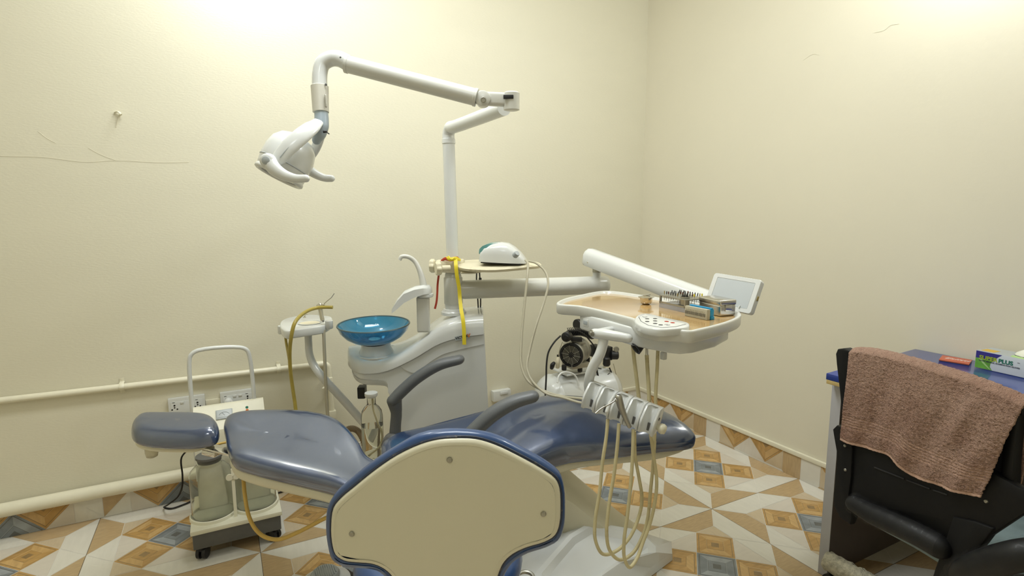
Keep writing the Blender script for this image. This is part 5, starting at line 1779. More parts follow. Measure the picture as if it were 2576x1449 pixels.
# ------------------------------------------------------------------ suction trolley
tx0, tx1, ty0, ty1 = -2.635, -2.315, -0.575, -0.275
tc = ((tx0 + tx1) / 2, (ty0 + ty1) / 2)
tr = thing('suction_trolley', 'cream suction unit on castors with two jars and loop handle by the wall', 'suction unit', (tc[0], tc[1], 0))
bm = B()
box(bm, (tc[0], tc[1], 0.083), (tx1 - tx0 - 0.012, ty1 - ty0 - 0.012, 0.062), bev=0.004)
obj('trolley_base', bm, M['dgray'], tr)
bm = B()
box(bm, (tc[0], tc[1], 0.122), (tx1 - tx0, ty1 - ty0, 0.018), bev=0.005)
jx = (-2.557, -2.402)
jy = -0.468
for x_ in jx:
    lathe(bm, [(0.084, 0.130), (0.083, 0.142), (0.079, 0.144), (0.077, 0.142), (0.077, 0.133), (0.0, 0.133)], at_z(x_, jy), 44, False)
obj('jar_tray', bm, M['trol'], tr, 40)
bm = B()
prof_c = [(-0.420, 0.130), (-0.395, 0.425), (-0.39, 0.445), (-0.300, 0.520), (-0.288, 0.522), (-0.278, 0.510), (-0.278, 0.130)]
loft(bm, [[(tx0 + 0.028 + e, y, z) for y, z in prof_c] for e in (0, 0.001)] + [[(tx1 - 0.028 - e, y, z) for y, z in prof_c] for e in (0.001, 0)])
bm2 = B()
colm = obj('control_console', bm, M['trol'], tr, 30)
bm2.free()
pn0, pn1 = Vector((0, -0.395, 0.440)), Vector((0, -0.300, 0.520))
py_ = (pn1 - pn0).normalized()
Mp = basis((tc[0], (pn0.y + pn1.y) / 2, (pn0.z + pn1.z) / 2), (1, 0, 0), py_)
bm = B()
box(bm, (-0.020, 0.012, 0.002), (0.062, 0.044, 0.008), Mp, 0.002)
gf = obj('vacuum_gauge', bm, M['lgray'], colm)
bm = B()
box(bm, (-0.020, 0.014, 0.0055), (0.054, 0.034, 0.003), Mp, 0.0008)
obj('gauge_face', bm, M['screen'], gf)
bm = B()
arc = [Mp @ Vector((-0.020 + 0.020 * math.cos(a), 0.002 + 0.018 * math.sin(a), 0.0074)) for a in [0.35 + (PI - 0.7) * k / 12 for k in range(13)]]
tube(bm, arc, 0.0005, 5, 0)
tube(bm, [Mp @ Vector((-0.018, 0.004, 0.0075)), Mp @ Vector((-0.028, 0.018, 0.0075))], 0.0005, 5, 0)
obj('gauge_needle', bm, M['gtext'], gf)
for (u, v_), nm, m_ in (((0.066, 0.030), 'indicator_lamp', M['dgreen']), ((0.066, 0.016), 'indicator_lamp', M['orange'])):
    bm = B()
    lathe(bm, [(0.0055, 0), (0.0055, 0.002), (0.003, 0.0035), (0, 0.0035)], Mp @ at_z(u, v_, 0.0003), 14)
    obj(nm, bm, m_, colm)
bm = B()
box(bm, (0.066, -0.010, 0.003), (0.024, 0.014, 0.006), Mp, 0.002)
obj('rocker_switch', bm, M['dgray'], colm)
bm = B()
tube(bm, [(-2.610, -0.283, 0.20), (-2.610, -0.283, 0.50), (-2.606, -0.283, 0.715), (-2.598, -0.283, 0.742), (-2.572, -0.283, 0.757), (-2.42, -0.283, 0.752), (-2.394, -0.283, 0.738), (-2.385, -0.283, 0.712), (-2.377, -0.283, 0.50), (-2.377, -0.283, 0.20)], 0.0085, 14, 5)
obj('loop_handle', bm, M['white'], tr, 60)
for i, x_ in enumerate(jx):
    bm = B()
    pf = [(0.0, 0.136), (0.066, 0.136), (0.074, 0.142), (0.0745, 0.150)]
    z = 0.15
    while z < 0.300:
        pf += [(0.0755, z + 0.004), (0.0742, z + 0.008)]
        z += 0.008
    pf += [(0.070, 0.318), (0.054, 0.336), (0.043, 0.342), (0.043, 0.362)]
    inn_ = [(max(r - 0.0022, 0), zz + (0.002 if zz < 0.14 else 0)) for r, zz in reversed(pf)]
    lathe(bm, pf + inn_, at_z(x_, jy), 48, False)
    j_ = obj('suction_jar', bm, M['jar'], tr, 60)
    bm = B()
    lathe(bm, [(0.040, 0.352), (0.043, 0.364), (0.0475, 0.370), (0.047, 0.378), (0.040, 0.380), (0, 0.380)], at_z(x_, jy), 32)
    obj('jar_stopper', bm, M['dgray'], j_)
bm = B()
tube(bm, [(jx[0] + 0.0, jy, 0.378), (jx[0] + 0.0, jy + 0.01, 0.400), (jx[0] + 0.05, jy + 0.03, 0.405), (jx[1], jy + 0.01, 0.400), (jx[1], jy, 0.378)], 0.005, 8, 5)
obj('jar_link_tube', bm, M['yhose'], tr, 60)
bm = B()
for x_ in ((jx[0] + jx[1]) / 2,):
    box(bm, (x_, jy - 0.062, 0.23), (0.012, 0.006, 0.20), bev=0.002)
    lathe(bm, [(0.013, -0.002), (0.013, 0.002)], axis((x_ - 0.012, jy - 0.066, 0.298), (0, 1, 0)), 16)
    lathe(bm, [(0.013, -0.002), (0.013, 0.002)], axis((x_ + 0.012, jy - 0.066, 0.298), (0, 1, 0)), 16)
obj('jar_clip', bm, M['trol'], tr)
for x_, y_ in ((tx0 + 0.035, ty0 + 0.035), (tx1 - 0.035, ty0 + 0.035), (tx0 + 0.035, ty1 - 0.035), (tx1 - 0.035, ty1 - 0.035)):
    bm = B()
    dd = Vector((0.9, -0.4 if x_ < tc[0] else 0.8, 0)).normalized()
    for sgn_ in (-1, 1):
        lathe(bm, [(0.010, -0.009), (0.0245, -0.006), (0.0245, 0.006), (0.010, 0.009)], axis(Vector((x_, y_, 0.0248)) + dd * 0.011 * sgn_, dd), 22)
    box(bm, (x_, y_, 0.042), (0.030, 0.030, 0.020), None, 0.004)
    obj('castor', bm, M['black'], tr, 40)
bm = B()
tube(bm, [(jx[1], jy - 0.02, 0.385), (-2.4418,-0.7245,0.4477), (-2.4457,-0.7868,0.4008), (-2.4452,-0.8179,0.3490), (-2.4390,-0.8528,0.2918), (-2.4222,-0.8900,0.2559), (-2.3970,-0.9179,0.2350), (-2.3568,-0.9511,0.2314), (-2.3033,-0.9865,0.2579), (-2.2558,-1.0180,0.2896), (-2.2089,-1.0492,0.3209), (-2.1503,-1.0783,0.3323), (-2.0856,-1.1042,0.3110)], 0.0066, 12, 6)
obj('suction_hose', bm, M['yhose'], tr, 60)
bm = B()
tube(bm, [(-2.62, -0.270, 0.35), (-2.6657,-0.2400,0.2993), (-2.6701,-0.2200,0.2121), (-2.6771,-0.2000,0.1508), (-2.6988,-0.1700,0.0966), (-2.7350,-0.1500,0.0633), (-2.7625,-0.0536,0.0060), (-2.7336,-0.0767,0.0060), (-2.6836,-0.0610,0.0060), (-2.6292,-0.0343,0.0060), (-2.3162,-0.1522,0.0060), (-2.2630,-0.1424,0.0060)], 0.0035, 8, 6)
obj('power_cord', bm, M['rubber'], tr, 60)

# ------------------------------------------------------------------ sockets, pipes and small things on the back wall
def socket_plate(x0, x1, z0, z1, label, plug):
    cx_ = (x0 + x1) / 2
    s_ = thing('wall_socket', label, 'socket', (cx_, 0, z0), 'double sockets on the back wall')
    bm = B()
    box(bm, (cx_, -0.011, (z0 + z1) / 2), (x1 - x0, 0.022, z1 - z0), bev=0.004)
    pl_ = obj('socket_plate', bm, M['plastic'], s_)
    bm = B()
    box(bm, (cx_, -0.0228, (z0 + z1) / 2 - 0.004), ((x1 - x0) * 0.86, 0.002, (z1 - z0) * 0.74), bev=0.0008)
    obj('socket_insert', bm, M['white'], s_)
    zc = z1 - 0.022
    for u in (-0.045, 0.045):
        bm = B()
        box(bm, (cx_ + u - 0.006, -0.0242, zc + 0.004), (0.010, 0.001, 0.0018))
        for dx, dz, r_ in ((0.0, -0.010, 0.0040), (0.0, -0.020, 0.0030), (-0.010, -0.028, 0.0034), (0.010, -0.028, 0.0034)):
            lathe(bm, [(r_, 0), (r_, 0.001), (0, 0.001)], axis((cx_ + u - 0.003 + dx, -0.0237, zc + dz), (0, -1, 0)), 12)
        obj('socket_holes', bm, M['black'], s_)
    for u in ((-0.018,) if not plug else (-0.012, 0.012)):
        bm = B()
        box(bm, (cx_ + u, -0.0250, zc), (0.014, 0.004, 0.009), bev=0.001)
        obj('switch', bm, M['plastic'], s_)
    if plug:
        bm = B()
        lathe(bm, [(0.019, 0.0), (0.019, 0.020), (0.015, 0.026), (0, 0.027)], axis((cx_ - 0.040, -0.0238, z0 + 0.045), (0, -1, 0)), 24, sy=1.2)
        pg = solo('white_plug', bm, M['plastic'], 'white plug pushed into the right double socket', 'plug', angle=50)
socket_plate(-2.717, -2.572, 0.398, 0.492, 'white double socket plate on the back wall, left one, without a plug', False)
socket_plate(-2.511, -2.366, 0.394, 0.488, 'white double socket plate on the back wall, right one, holding a white plug', True)
bm = B()
box(bm, (-2.541, -0.006, 0.445), (0.060, 0.012, 0.030), bev=0.001)
tag(obj('cable_duct', bm, M['pipe']), 'short cream cable duct between the two double sockets', 'cable duct')
so3 = thing('junction_box', 'small white socket box low on the wall beside the dental unit', 'socket', (-1.06, 0, 0.215))
bm = B()
box(bm, (-1.055, -0.018, 0.245), (0.115, 0.036, 0.062), bev=0.004)
obj('box_cover', bm, M['plastic'], so3)
bm = B()
box(bm, (-1.045, -0.040, 0.262), (0.05, 0.008, 0.016), bev=0.002)
obj('box_switch', bm, M['white'], so3)

pipe1 = thing('water_pipe', 'thin cream painted water pipe clipped along the back wall', 'pipe', (-3.2, 0, 0.57))
bm = B()
tube(bm, [(XL, -0.020, 0.592), (-2.10, -0.020, 0.566)], 0.0135, 16, 0)
tube(bm, [(-2.10, -0.020, 0.566), (-2.045, -0.020, 0.5653), (-2.028, -0.020, 0.555), (-2.024, -0.020, 0.535), (-2.015, -0.020, 0.176)], 0.0135, 16, 3)
tube(bm, [(-2.085, -0.020, 0.5658), (-2.050, -0.020, 0.5655)], 0.0165, 16, 0)
obj('pipe_run', bm, M['pipe'], pipe1, 50)
for x_ in (-2.878, -2.253, -3.56):
    z_ = 0.592 - (x_ - XL) * (0.026 / 2.2)
    bm = B()
    tube(bm, [(x_, -0.004, z_ + 0.034), (x_, -0.004, z_ + 0.018), (x_, -0.022, z_ + 0.0155), (x_, -0.036, z_), (x_, -0.022, z_ - 0.0155), (x_, -0.004, z_ - 0.018), (x_, -0.004, z_ - 0.030)], 0.009, 8, 4, up=(1, 0, 0), flat=(0.16, 1))
    lathe(bm, [(0.0035, 0), (0.003, 0.002), (0, 0.0025)], axis((x_, -0.003, z_ + 0.027), (0, -1, 0)), 10)
    obj('pipe_clip', bm, M['pipe'], pipe1)
bm = B()
box(bm, (-2.023, -0.022, 0.470), (0.030, 0.036, 0.050), bev=0.004)
tube(bm, [(-2.023, -0.040, 0.462), (-2.060, -0.060, 0.452)], 0.006, 10, 0, True, True)
box(bm, (-2.016, -0.022, 0.300), (0.034, 0.036, 0.040), bev=0.004)
obj('stop_valve', bm, M['pipe'], pipe1)
pipe2 = thing('drain_pipe', 'thick cream drain pipe running along the wall just above the skirting', 'pipe', (-3.0, -0.03, 0.10))
bm = B()
tube(bm, [(XL, -0.0395, 0.129), (-1.95, -0.0395, 0.139)], 0.0285, 22, 0)
obj('pipe_run', bm, M['pipe'], pipe2, 50)
bm = B()
tube(bm, [(-2.02, -0.0440, 0.1385), (-1.95, -0.0440, 0.139)], 0.033, 22, 0)
obj('pipe_collar', bm, M['pipe'], pipe2, 50)
nail = thing('wall_hook', 'small painted nail with a scrap of tape high on the back wall', 'nail', (-2.79, 0, 1.715))
bm = B()
tube(bm, [(-2.7945,-0.0000,1.7150), (-2.7886,-0.0350,1.7164)], 0.0028, 8, 0)
obj('nail_shank', bm, M['pipe'], nail)
bm = B()
tube(bm, [(-2.8107,-0.0040,1.7242), (-2.7971,-0.0140,1.7269), (-2.7877,-0.0200,1.7172), (-2.7951,-0.0100,1.7087), (-2.8105,-0.0020,1.6659)], [0.004, 0.006, 0.006, 0.003, 0.0015], 8, 4, up=(0, 0, 1), flat=(1, 0.5))
obj('tape_scrap', bm, M['pipe'], nail)

# ------------------------------------------------------------------ air compressor in the corner
cy_ = -0.30
comp = thing('air_compressor', 'small white air compressor with fan-cooled motor standing in the corner', 'compressor', (-0.72, cy_, 0))
tzc, trd = 0.270, 0.144
bm = B()
tx_a, tx_b = -0.955, -0.44
lathe(bm, [(0, 0.0), (0.06, 0.004), (0.105, 0.020), (0.128, 0.045), (trd, 0.075), (trd + 0.0015, 0.078), (trd + 0.0015, 0.084), (trd, 0.086), (trd, 0.43), (trd + 0.0015, 0.432), (trd + 0.0015, 0.438), (trd, 0.44), (0.128, 0.47), (0.105, 0.495), (0.06, 0.511), (0, 0.515)], axis((tx_a, cy_, tzc), (1, 0, 0)), 44)
obj('air_tank', bm, M['white'], comp, 50)
for x_ in (-0.86, -0.54):
    bm = B()
    box(bm, (x_, cy_, 0.118), (0.03, 0.20, 0.05), bev=0.004)
    for y_ in (-0.085, 0.085):
        lathe(bm, [(0.018, 0.0), (0.020, 0.03), (0.014, 0.10)], at_z(x_, cy_ + y_), 16)
    obj('tank_foot', bm, M['dgray'], comp)
bm = B()
tube(bm, [(-0.9220,-0.4250,0.4108), (-0.9027,-0.4100,0.4434), (-0.8775,-0.4100,0.4575), (-0.8158,-0.4100,0.4421), (-0.7928,-0.4150,0.4178), (-0.7834,-0.4250,0.3743)], 0.0052, 10, 5)
obj('carry_handle', bm, M['white'], comp, 60)
# platform, motor
bm = B()
box(bm, (-0.735, cy_ - 0.01, 0.426), (0.20, 0.15, 0.008), bev=0.002)
box(bm, (-0.735, cy_ - 0.01, 0.414), (0.12, 0.06, 0.020), bev=0.002)
obj('motor_platform', bm, M['white'], comp)
fc = Vector((-0.8148,-0.3950,0.5427))
mdir = (RH * 0.44 + FH * 0.90).normalized()
Mm = axis(fc, mdir)
bm = B()
lathe(bm, [(0.066, 0.006), (0.069, 0.010), (0.069, 0.028), (0.066, 0.032), (0.066, 0.100), (0.070, 0.102), (0.070, 0.135), (0.050, 0.150)], Mm, 40)
box(bm, fc + mdir * 0.07 + Vector((0, 0, -0.066)), (0.115, 0.10, 0.030), basis((0, 0, 0), RH, FH) if False else None, 0.004)
obj('motor_housing', bm, M['alu'], comp, 40)
bm = B()
for r0, r1 in ((0.054, 0.067), (0.0, 0.013)):
    lathe(bm, [(r1, 0.006), (r1, -0.003), (max(r0, 0.0), -0.004), (max(r0, 0), 0.004)], Mm, 40, False)
fg = obj('fan_rim', bm, M['black'], comp)
bm = B()
for r_ in (0.020, 0.027, 0.034, 0.041, 0.048):
    lathe(bm, [(r_ + 0.0012, 0.0), (r_ + 0.0012, -0.003), (r_ - 0.0012, -0.003), (r_ - 0.0012, 0.0)], Mm, 40, False)
for k in range(10):
    a = 2 * PI * k / 10 + 0.1
    tube(bm, [Mm @ Vector((0.012 * math.cos(a), 0.012 * math.sin(a), -0.003)), Mm @ Vector((0.055 * math.cos(a), 0.055 * math.sin(a), -0.003))], 0.0012, 6, 0)
obj('fan_grille', bm, M['alu'], comp)
bm = B()
lathe(bm, [(0.062, 0.0045), (0, 0.0045)], Mm, 36, False)
obj('fan_cavity', bm, M['black'], comp)
for p_ in ((-0.8538,-0.3850,0.4744), (-0.7490,-0.3850,0.4510), (-0.6379,-0.3000,0.4705)):
    bm = B()
    lathe(bm, [(0.0125, -0.013), (0.0135, -0.010), (0.0135, 0.012), (0.0125, 0.014)], at_z(*Vector(p_)), 18)
    obj('rubber_mount', bm, M['rubber'], comp)
# finned cylinder head, capacitor, pipes
bm = B()
hd0, hd1 = Vector((-0.8059,-0.3600,0.6652)), Vector((-0.6072,-0.3000,0.6143))
hdx = (hd1 - hd0)
for k in range(15):
    f_ = k / 14
    c_ = hd0 + hdx * f_ + UP * (0.012 * math.sin(PI * f_))
    box(bm, (0, 0, 0), (0.0045, 0.070, 0.034), basis(c_ + FH * 0.02 - UP * 0.006, RH + UP * 0.35, FH), 0.001)
tube(bm, [hd0 + FH * 0.02 - UP * 0.014, (hd0 + hd1) / 2 + FH * 0.02 - UP * 0.002, hd1 + FH * 0.02 - UP * 0.014], 0.018, 12, 5, True, True)
obj('cylinder_head', bm, M['black'], comp)
bm = B()
c_ = Vector((-0.8593,-0.4100,0.6500))
lathe(bm, [(0.022, -0.006), (0.027, -0.002), (0.027, 0.030), (0.024, 0.036)], axis(c_, mdir), 26)
lathe(bm, [(0.014, -0.007), (0.012, -0.010), (0, -0.010)], axis(c_, mdir), 20)
obj('intake_filter', bm, M['black'], comp)
bm = B()
box(bm, (0, 0, 0), (0.060, 0.032, 0.024), basis(Vector((-0.7857,-0.4000,0.6289)), RH + UP * -0.05, FH), 0.004)
obj('capacitor_box', bm, M['black'], comp)
bm = B()
box(bm, (0, 0, 0), (0.120, 0.04, 0.014), basis(Vector((-0.7778,-0.3700,0.5973)), RH + UP * 0.12, FH), 0.003)
obj('motor_bracket', bm, M['alu'], comp)
bm = B()
lathe(bm, [(0.030, -0.012), (0.034, -0.008), (0.034, 0.008), (0.030, 0.012)], axis(Vector((-0.6519,-0.2200,0.6624)), RH * 0.7 + FH * 0.6), 26)
obj('rear_filter', bm, M['black'], comp)
# pressure switch, regulator and gauge on the right
bm = B()
box(bm, (-0.6078,-0.3300,0.5274), (0.055, 0.06, 0.065), None, 0.006)
box(bm, (-0.5197,-0.3300,0.5025), (0.040, 0.05, 0.080), None, 0.006)
obj('pressure_switch', bm, M['black'], comp)
bm = B()
lathe(bm, [(0.020, -0.022), (0.026, -0.018), (0.026, 0.016), (0.020, 0.022)], axis(Vector((-0.4912,-0.3600,0.4940)), RH), 24)
lathe(bm, [(0.014, -0.03), (0.020, -0.024), (0.022, 0.01), (0.015, 0.02)], axis(Vector((-0.5627,-0.3800,0.4635)), UP * -1), 20)
obj('regulator', bm, M['black'], comp)
bm = B()
lathe(bm, [(0.016, 0), (0.016, 0.008), (0.013, 0.009), (0.013, 0.007), (0, 0.007)], axis(Vector((-0.4886,-0.3700,0.5312)), SN), 22)
obj('pressure_gauge', bm, M['alu'], comp)
bm = B()
tube(bm, [(-0.5419,-0.3300,0.4770), (-0.5297,-0.3200,0.4017), (-0.5209,-0.3100,0.3498)], 0.008, 10, 3)
tube(bm, [(-0.8595,-0.3300,0.4613), (-0.8662,-0.3400,0.4984), (-0.8613,-0.3400,0.5270)], [0.010, 0.0125, 0.008], 12, 3)
obj('air_fitting', bm, M['ivory'], comp)
bm = B()
tube(bm, [(-0.8982,-0.3300,0.4666), (-0.8995,-0.3400,0.4849), (-0.8919,-0.3400,0.4929)], [0.011, 0.013, 0.010], 12, 3, True, True)
obj('safety_valve', bm, M['rubber'], comp)
bm = B()
lathe(bm, [(0.007, 0), (0.007, 0.010)], at_z(*Vector((-0.8639,-0.3400,0.5273))), 12)
obj('valve_cap', bm, M['rubber'], comp)
bm = B()
tube(bm, [(-0.9076,-0.4300,0.6658), (-0.9507,-0.4400,0.6406), (-0.9869,-0.4400,0.5918), (-1.0048,-0.4500,0.5327), (-1.0129,-0.4600,0.4620), (-1.0294,-0.4800,0.3850), (-1.0315,-0.4800,0.3214)], 0.0045, 8, 5)
tube(bm, [(-0.8327,-0.4000,0.6779), (-0.7863,-0.4000,0.6752), (-0.7389,-0.4000,0.6526), (-0.6858,-0.3900,0.6045), (-0.6219,-0.3600,0.5450)], 0.0042, 8, 5)
obj('black_air_hose', bm, M['rubber'], comp, 60)
bm = B()
tube(bm, [(-0.6196,-0.3600,0.4360), (-0.6180,-0.3700,0.4034), (-0.6029,-0.3700,0.3499), (-0.5829,-0.3600,0.2898)], 0.0055, 8, 4)
tube(bm, [(-0.5265,-0.3600,0.4232), (-0.5163,-0.3700,0.3890), (-0.5127,-0.3700,0.3601), (-0.5034,-0.3700,0.3349)], [0.004, 0.004, 0.003, 0.0015], 8, 4)
tube(bm, [(-0.5307,-0.3700,0.3957), (-0.5525,-0.3800,0.3921)], 0.002, 6, 0)
tube(bm, [(-0.6280,-0.3600,0.4395), (-0.5983,-0.3800,0.4311)], 0.003, 6, 0)
obj('wire_bundle', bm, M['rubber'], comp, 60)
bm = B()
tube(bm, [(-0.4509,-0.3000,0.4220), (-0.3414,-0.2000,0.2941), (-0.1933,-0.0600,0.1402), (-0.1541,-0.0300,0.0840)], 0.002, 6, 4)
tube(bm, [(-0.8753,-0.4000,0.6237), (-0.8732,-0.3700,0.5731), (-0.8645,-0.3450,0.5308)], 0.002, 6, 4)
obj('thin_cord', bm, M['ghose'], comp)

# ------------------------------------------------------------------ desk with what stands on it
desk = thing('office_desk', 'desk with dark blue laminate top against the right wall', 'desk', (-0.32, -2.4, 0))
dk = [(-0.646, -1.708), (-0.008, -1.668), (-0.008, -3.3), (-0.646, -3.3)]
bm = B()
slab(bm, [(x, y, 0.760) for x, y in dk], 0, bev=0.0015, drop=0.022)
obj('desk_top', bm, M['desktop'], desk)
bm = B()
slab(bm, [(x * 0.999 - 0.0005, y - 0.002, 0.738) for x, y in dk], 0, bev=0.001, drop=0.014)
obj('desk_underlay', bm, M['ply'], desk)
bm = B()
box(bm, (-0.308, -1.722, 0.362), (0.584, 0.032, 0.724))
obj('side_panel', bm, M['panel'], desk)
bm = B()
box(bm, (-0.6015, -1.722, 0.362), (0.003, 0.034, 0.724))
obj('panel_edging', bm, M['edge'], desk)
bm = B()
box(bm, (-0.308, -3.25, 0.362), (0.584, 0.032, 0.724))
obj('side_panel', bm, M['panel'], desk)
bm = B()
box(bm, (-0.09, -2.486, 0.45), (0.018, 1.494, 0.54))
obj('modesty_panel', bm, M['panel'], desk)

gb0, gb1, gb2 = Vector((-0.1135,-1.9108,0.7605)), Vector((-0.1283,-2.0547,0.7605)), Vector((-0.0397,-1.9115,0.8230))
gx = (gb1 - gb0).normalized()
Mg = basis(gb0, gx, UP)                         # x along the front, y up, z towards the viewer
if (Mg.to_3x3() @ Vector((0, 0, 1))).dot(FH) > 0:
    pass
GL, GHt, GD = 0.235, 0.062, 0.092
gbox = thing('glove_box', 'white and green carton of examination gloves on the blue desk', 'carton', gb0 + gx * GL / 2)
zs = 1 if (Mg.to_3x3() @ Vector((0, 0, 1))).dot(FH) < 0 else -1
bm = B()
box(bm, (GL / 2, GHt / 2, -zs * GD / 2), (GL, GHt, GD), Mg, 0.0015)
obj('carton', bm, M['boxw'], gbox)
def gpoly(pts, z, m_, nm):
    bm = B()
    vs_ = [bm.verts.new(Mg @ Vector((x, y, zs * z))) for x, y in pts]
    vb_ = [bm.verts.new(Mg @ Vector((x, y, zs * (z - 0.0004)))) for x, y in pts]
    bm.faces.new(vs_)
    n_ = len(pts)
    for k in range(n_):
        bm.faces.new([vs_[k], vb_[k], vb_[(k + 1) % n_], vs_[(k + 1) % n_]])
    return obj(nm, bm, m_, gbox)
gpoly([(0.001, 0.061), (0.078, 0.061), (0.066, 0.050), (0.055, 0.036), (0.001, 0.036)], 0.0004, M['boxp'], 'indigo_print')
gpoly([(0.001, 0.036), (0.055, 0.036), (0.047, 0.024), (0.046, 0.012), (0.053, 0.001), (0.001, 0.001)], 0.0004, M['boxg'], 'green_print')
gpoly([(0.010, 0.036), (0.024, 0.020), (0.044, 0.004), (0.050, 0.002), (0.030, 0.022), (0.020, 0.036)], 0.0007, M['boxl'], 'pale_green_swirl')
Mt = Mg if zs > 0 else Mg @ Matrix.Rotation(PI, 4, 'Y')
t1 = text_obj('brand_lettering', 'SUPER', 0.0190, Mg @ Matrix.Translation((0.012, 0.034, zs * 0.0012)), M['lime'], gbox, 0.0002, 0.0006, xs=1.02)
t2 = text_obj('brand_lettering', 'PLUS', 0.0190, Mg @ Matrix.Translation((0.0690, 0.034, zs * 0.0012)), M['dgreen'], gbox, 0.0002, 0.0006, xs=1.02)
t3 = text_obj('small_lettering', 'LATEX MEDICAL EXAMINATION GLOVES', 0.0066, Mg @ Matrix.Translation((0.012, 0.0265, zs * 0.0012)), M['gtext'], gbox, 0.0002, 0.0001, xs=0.98)
t4 = text_obj('small_lettering', 'TM', 0.005, Mg @ Matrix.Translation((0.122, 0.044, zs * 0.0012)), M['gtext'], gbox, 0.0002, 0.0)
def gtop(pts, m_, nm, h=0.0004):
    bm = B()
    f_ = [Mg @ Vector((x, GHt + h, -zs * z)) for x, z in pts]
    b_ = [Mg @ Vector((x, GHt - 0.001, -zs * z)) for x, z in pts]
    vs_, vb_ = [bm.verts.new(p) for p in f_], [bm.verts.new(p) for p in b_]
    bm.faces.new(vs_)
    n_ = len(pts)
    for k in range(n_):
        bm.faces.new([vs_[k], vb_[k], vb_[(k + 1) % n_], vs_[(k + 1) % n_]])
    return obj(nm, bm, m_, gbox)
gtop([(0.001, 0.001), (0.10, 0.001), (0.08, 0.091), (0.001, 0.091)], M['lgray'], 'grey_top_print')
gtop([(0.008, 0.010), (0.048, 0.010), (0.048, 0.050), (0.008, 0.050)], M['boxy'], 'gold_top_print', 0.0008)
gtop([(0.10, 0.001), (0.234, 0.001), (0.234, 0.030), (0.093, 0.030)], M['boxl'], 'pale_green_top_print', 0.0006)
bm = B()
lathe(bm, [(0.046, 0.0006), (0.046, 0.0012), (0, 0.0012)], Mg @ Matrix.Translation((0.145, GHt, -zs * 0.048)) @ Matrix.Rotation(-PI / 2, 4, 'X'), 30, sx=1.2, sy=0.6)
obj('dispenser_slot', bm, M['black'], gbox)
bm = B()
Mgt = Mg @ Matrix.Translation((0.142, GHt, -zs * 0.048)) @ Matrix.Rotation(-PI / 2, 4, 'X')
rings = []
for r_, z in ((0.044, 0.001), (0.040, 0.010), (0.028, 0.019), (0.012, 0.023)):
    rings.append([Mgt @ Vector((1.15 * r_ * math.cos(2 * PI * k / 24) * (1 + 0.10 * math.sin(k * 2.3)), 0.55 * r_ * math.sin(2 * PI * k / 24) * (1 + 0.12 * math.cos(k * 3.1)), z + 0.002 * math.sin(k * 1.9))) for k in range(24)])
loft(bm, rings)
solo('latex_glove', bm, M['tissue'], 'crumpled white glove poking out of the glove carton', 'glove', angle=70)

bm = B()
cds = [(-0.1289,-1.8072,0.7655), (-0.0452,-1.7804,0.7655), (-0.0278,-1.8686,0.7655), (-0.1081,-1.8926,0.7655)]
slab(bm, [Vector(p) for p in cds], 0, bev=0.0005, drop=0.0045)
cardt = thing('card_case', 'flat terracotta card case with white script lying on the blue desk', 'card', sum((Vector(p) for p in cds), Vector()) / 4 - UP * 0.0045)
obj('card_top', bm, M['card'], cardt)
bm = B()
slab(bm, [Vector(p) - UP * 0.0043 for p in cds], 0, bev=0.0002, drop=0.001)
obj('card_base', bm, M['black'], cardt)
cx0 = Vector(cds[0]) * 0.5 + Vector(cds[1]) * 0.5
cxd = Vector(cds[3]) - Vector(cds[0])
cyd = Vector(cds[1]) - Vector(cds[0])
text_obj('script_lettering', "Eslitti", 0.030, basis(cx0 + cxd * 0.12 - cyd * 0.10 + UP * 0.0003, cxd, cyd), M['ink'], cardt, 0.0002, 0.0, shear=0.35, xs=1.1)

# ------------------------------------------------------------------ office chair with the towel over its back
ON = Vector((-0.98484, 0.17345, 0))
OD = Vector((-0.17345, -0.98484, 0))
oc = thing('office_chair', 'black office chair pushed up to the blue desk, towel over its back', 'office chair', (-0.70, -2.18, 0))
bm = B()
plate(bm, [(-0.9508,-1.9184,0.9145), (-0.9517,-1.9235,0.9295), (-0.9551,-1.9430,0.9365), (-0.9591,-1.9654,0.9330), (-0.9599,-1.9704,0.8492), (-0.9601,-1.9711,0.7586), (-0.9612,-1.9774,0.7151), (-0.9564,-1.9503,0.7103), (-0.9570,-1.9539,0.7408), (-0.9546,-1.9402,0.8113), (-0.9516,-1.9233,0.8871)], ON, 0.030, 0.005)
plate(bm, [(-0.9530,-1.9311,0.9291), (-0.9601,-1.9711,0.9366), (-0.9858,-2.1175,0.9423), (-1.0081,-2.2437,0.9392), (-1.0244,-2.3364,0.9272), (-1.0291,-2.3633,0.9209), (-1.0286,-2.3606,0.8945), (-1.0056,-2.2297,0.9126), (-0.9828,-2.1002,0.9141), (-0.9573,-1.9555,0.9070)], ON, 0.026, 0.004)
plate(bm, [(-1.0232,-2.3296,0.9232), (-1.0272,-2.3523,0.9214), (-1.0276,-2.3548,0.8632), (-1.0279,-2.3562,0.7942), (-1.0287,-2.3610,0.7261), (-1.0249,-2.3393,0.7194), (-1.0242,-2.3354,0.7938), (-1.0236,-2.3319,0.8717)], ON, 0.030, 0.005)
obj('back_frame', bm, M['blackp'], oc, 30)
bm = B()
plate(bm, [(-0.9436,-1.9466,0.9144), (-0.9923,-2.2232,0.9191), (-1.0125,-2.3380,0.8980), (-1.0146,-2.3500,0.7084), (-0.9886,-2.2022,0.6816), (-0.9485,-1.9748,0.6653)], ON, 0.006, 0.001)
obj('mesh_back', bm, M['mesh'], oc)
bm = B()
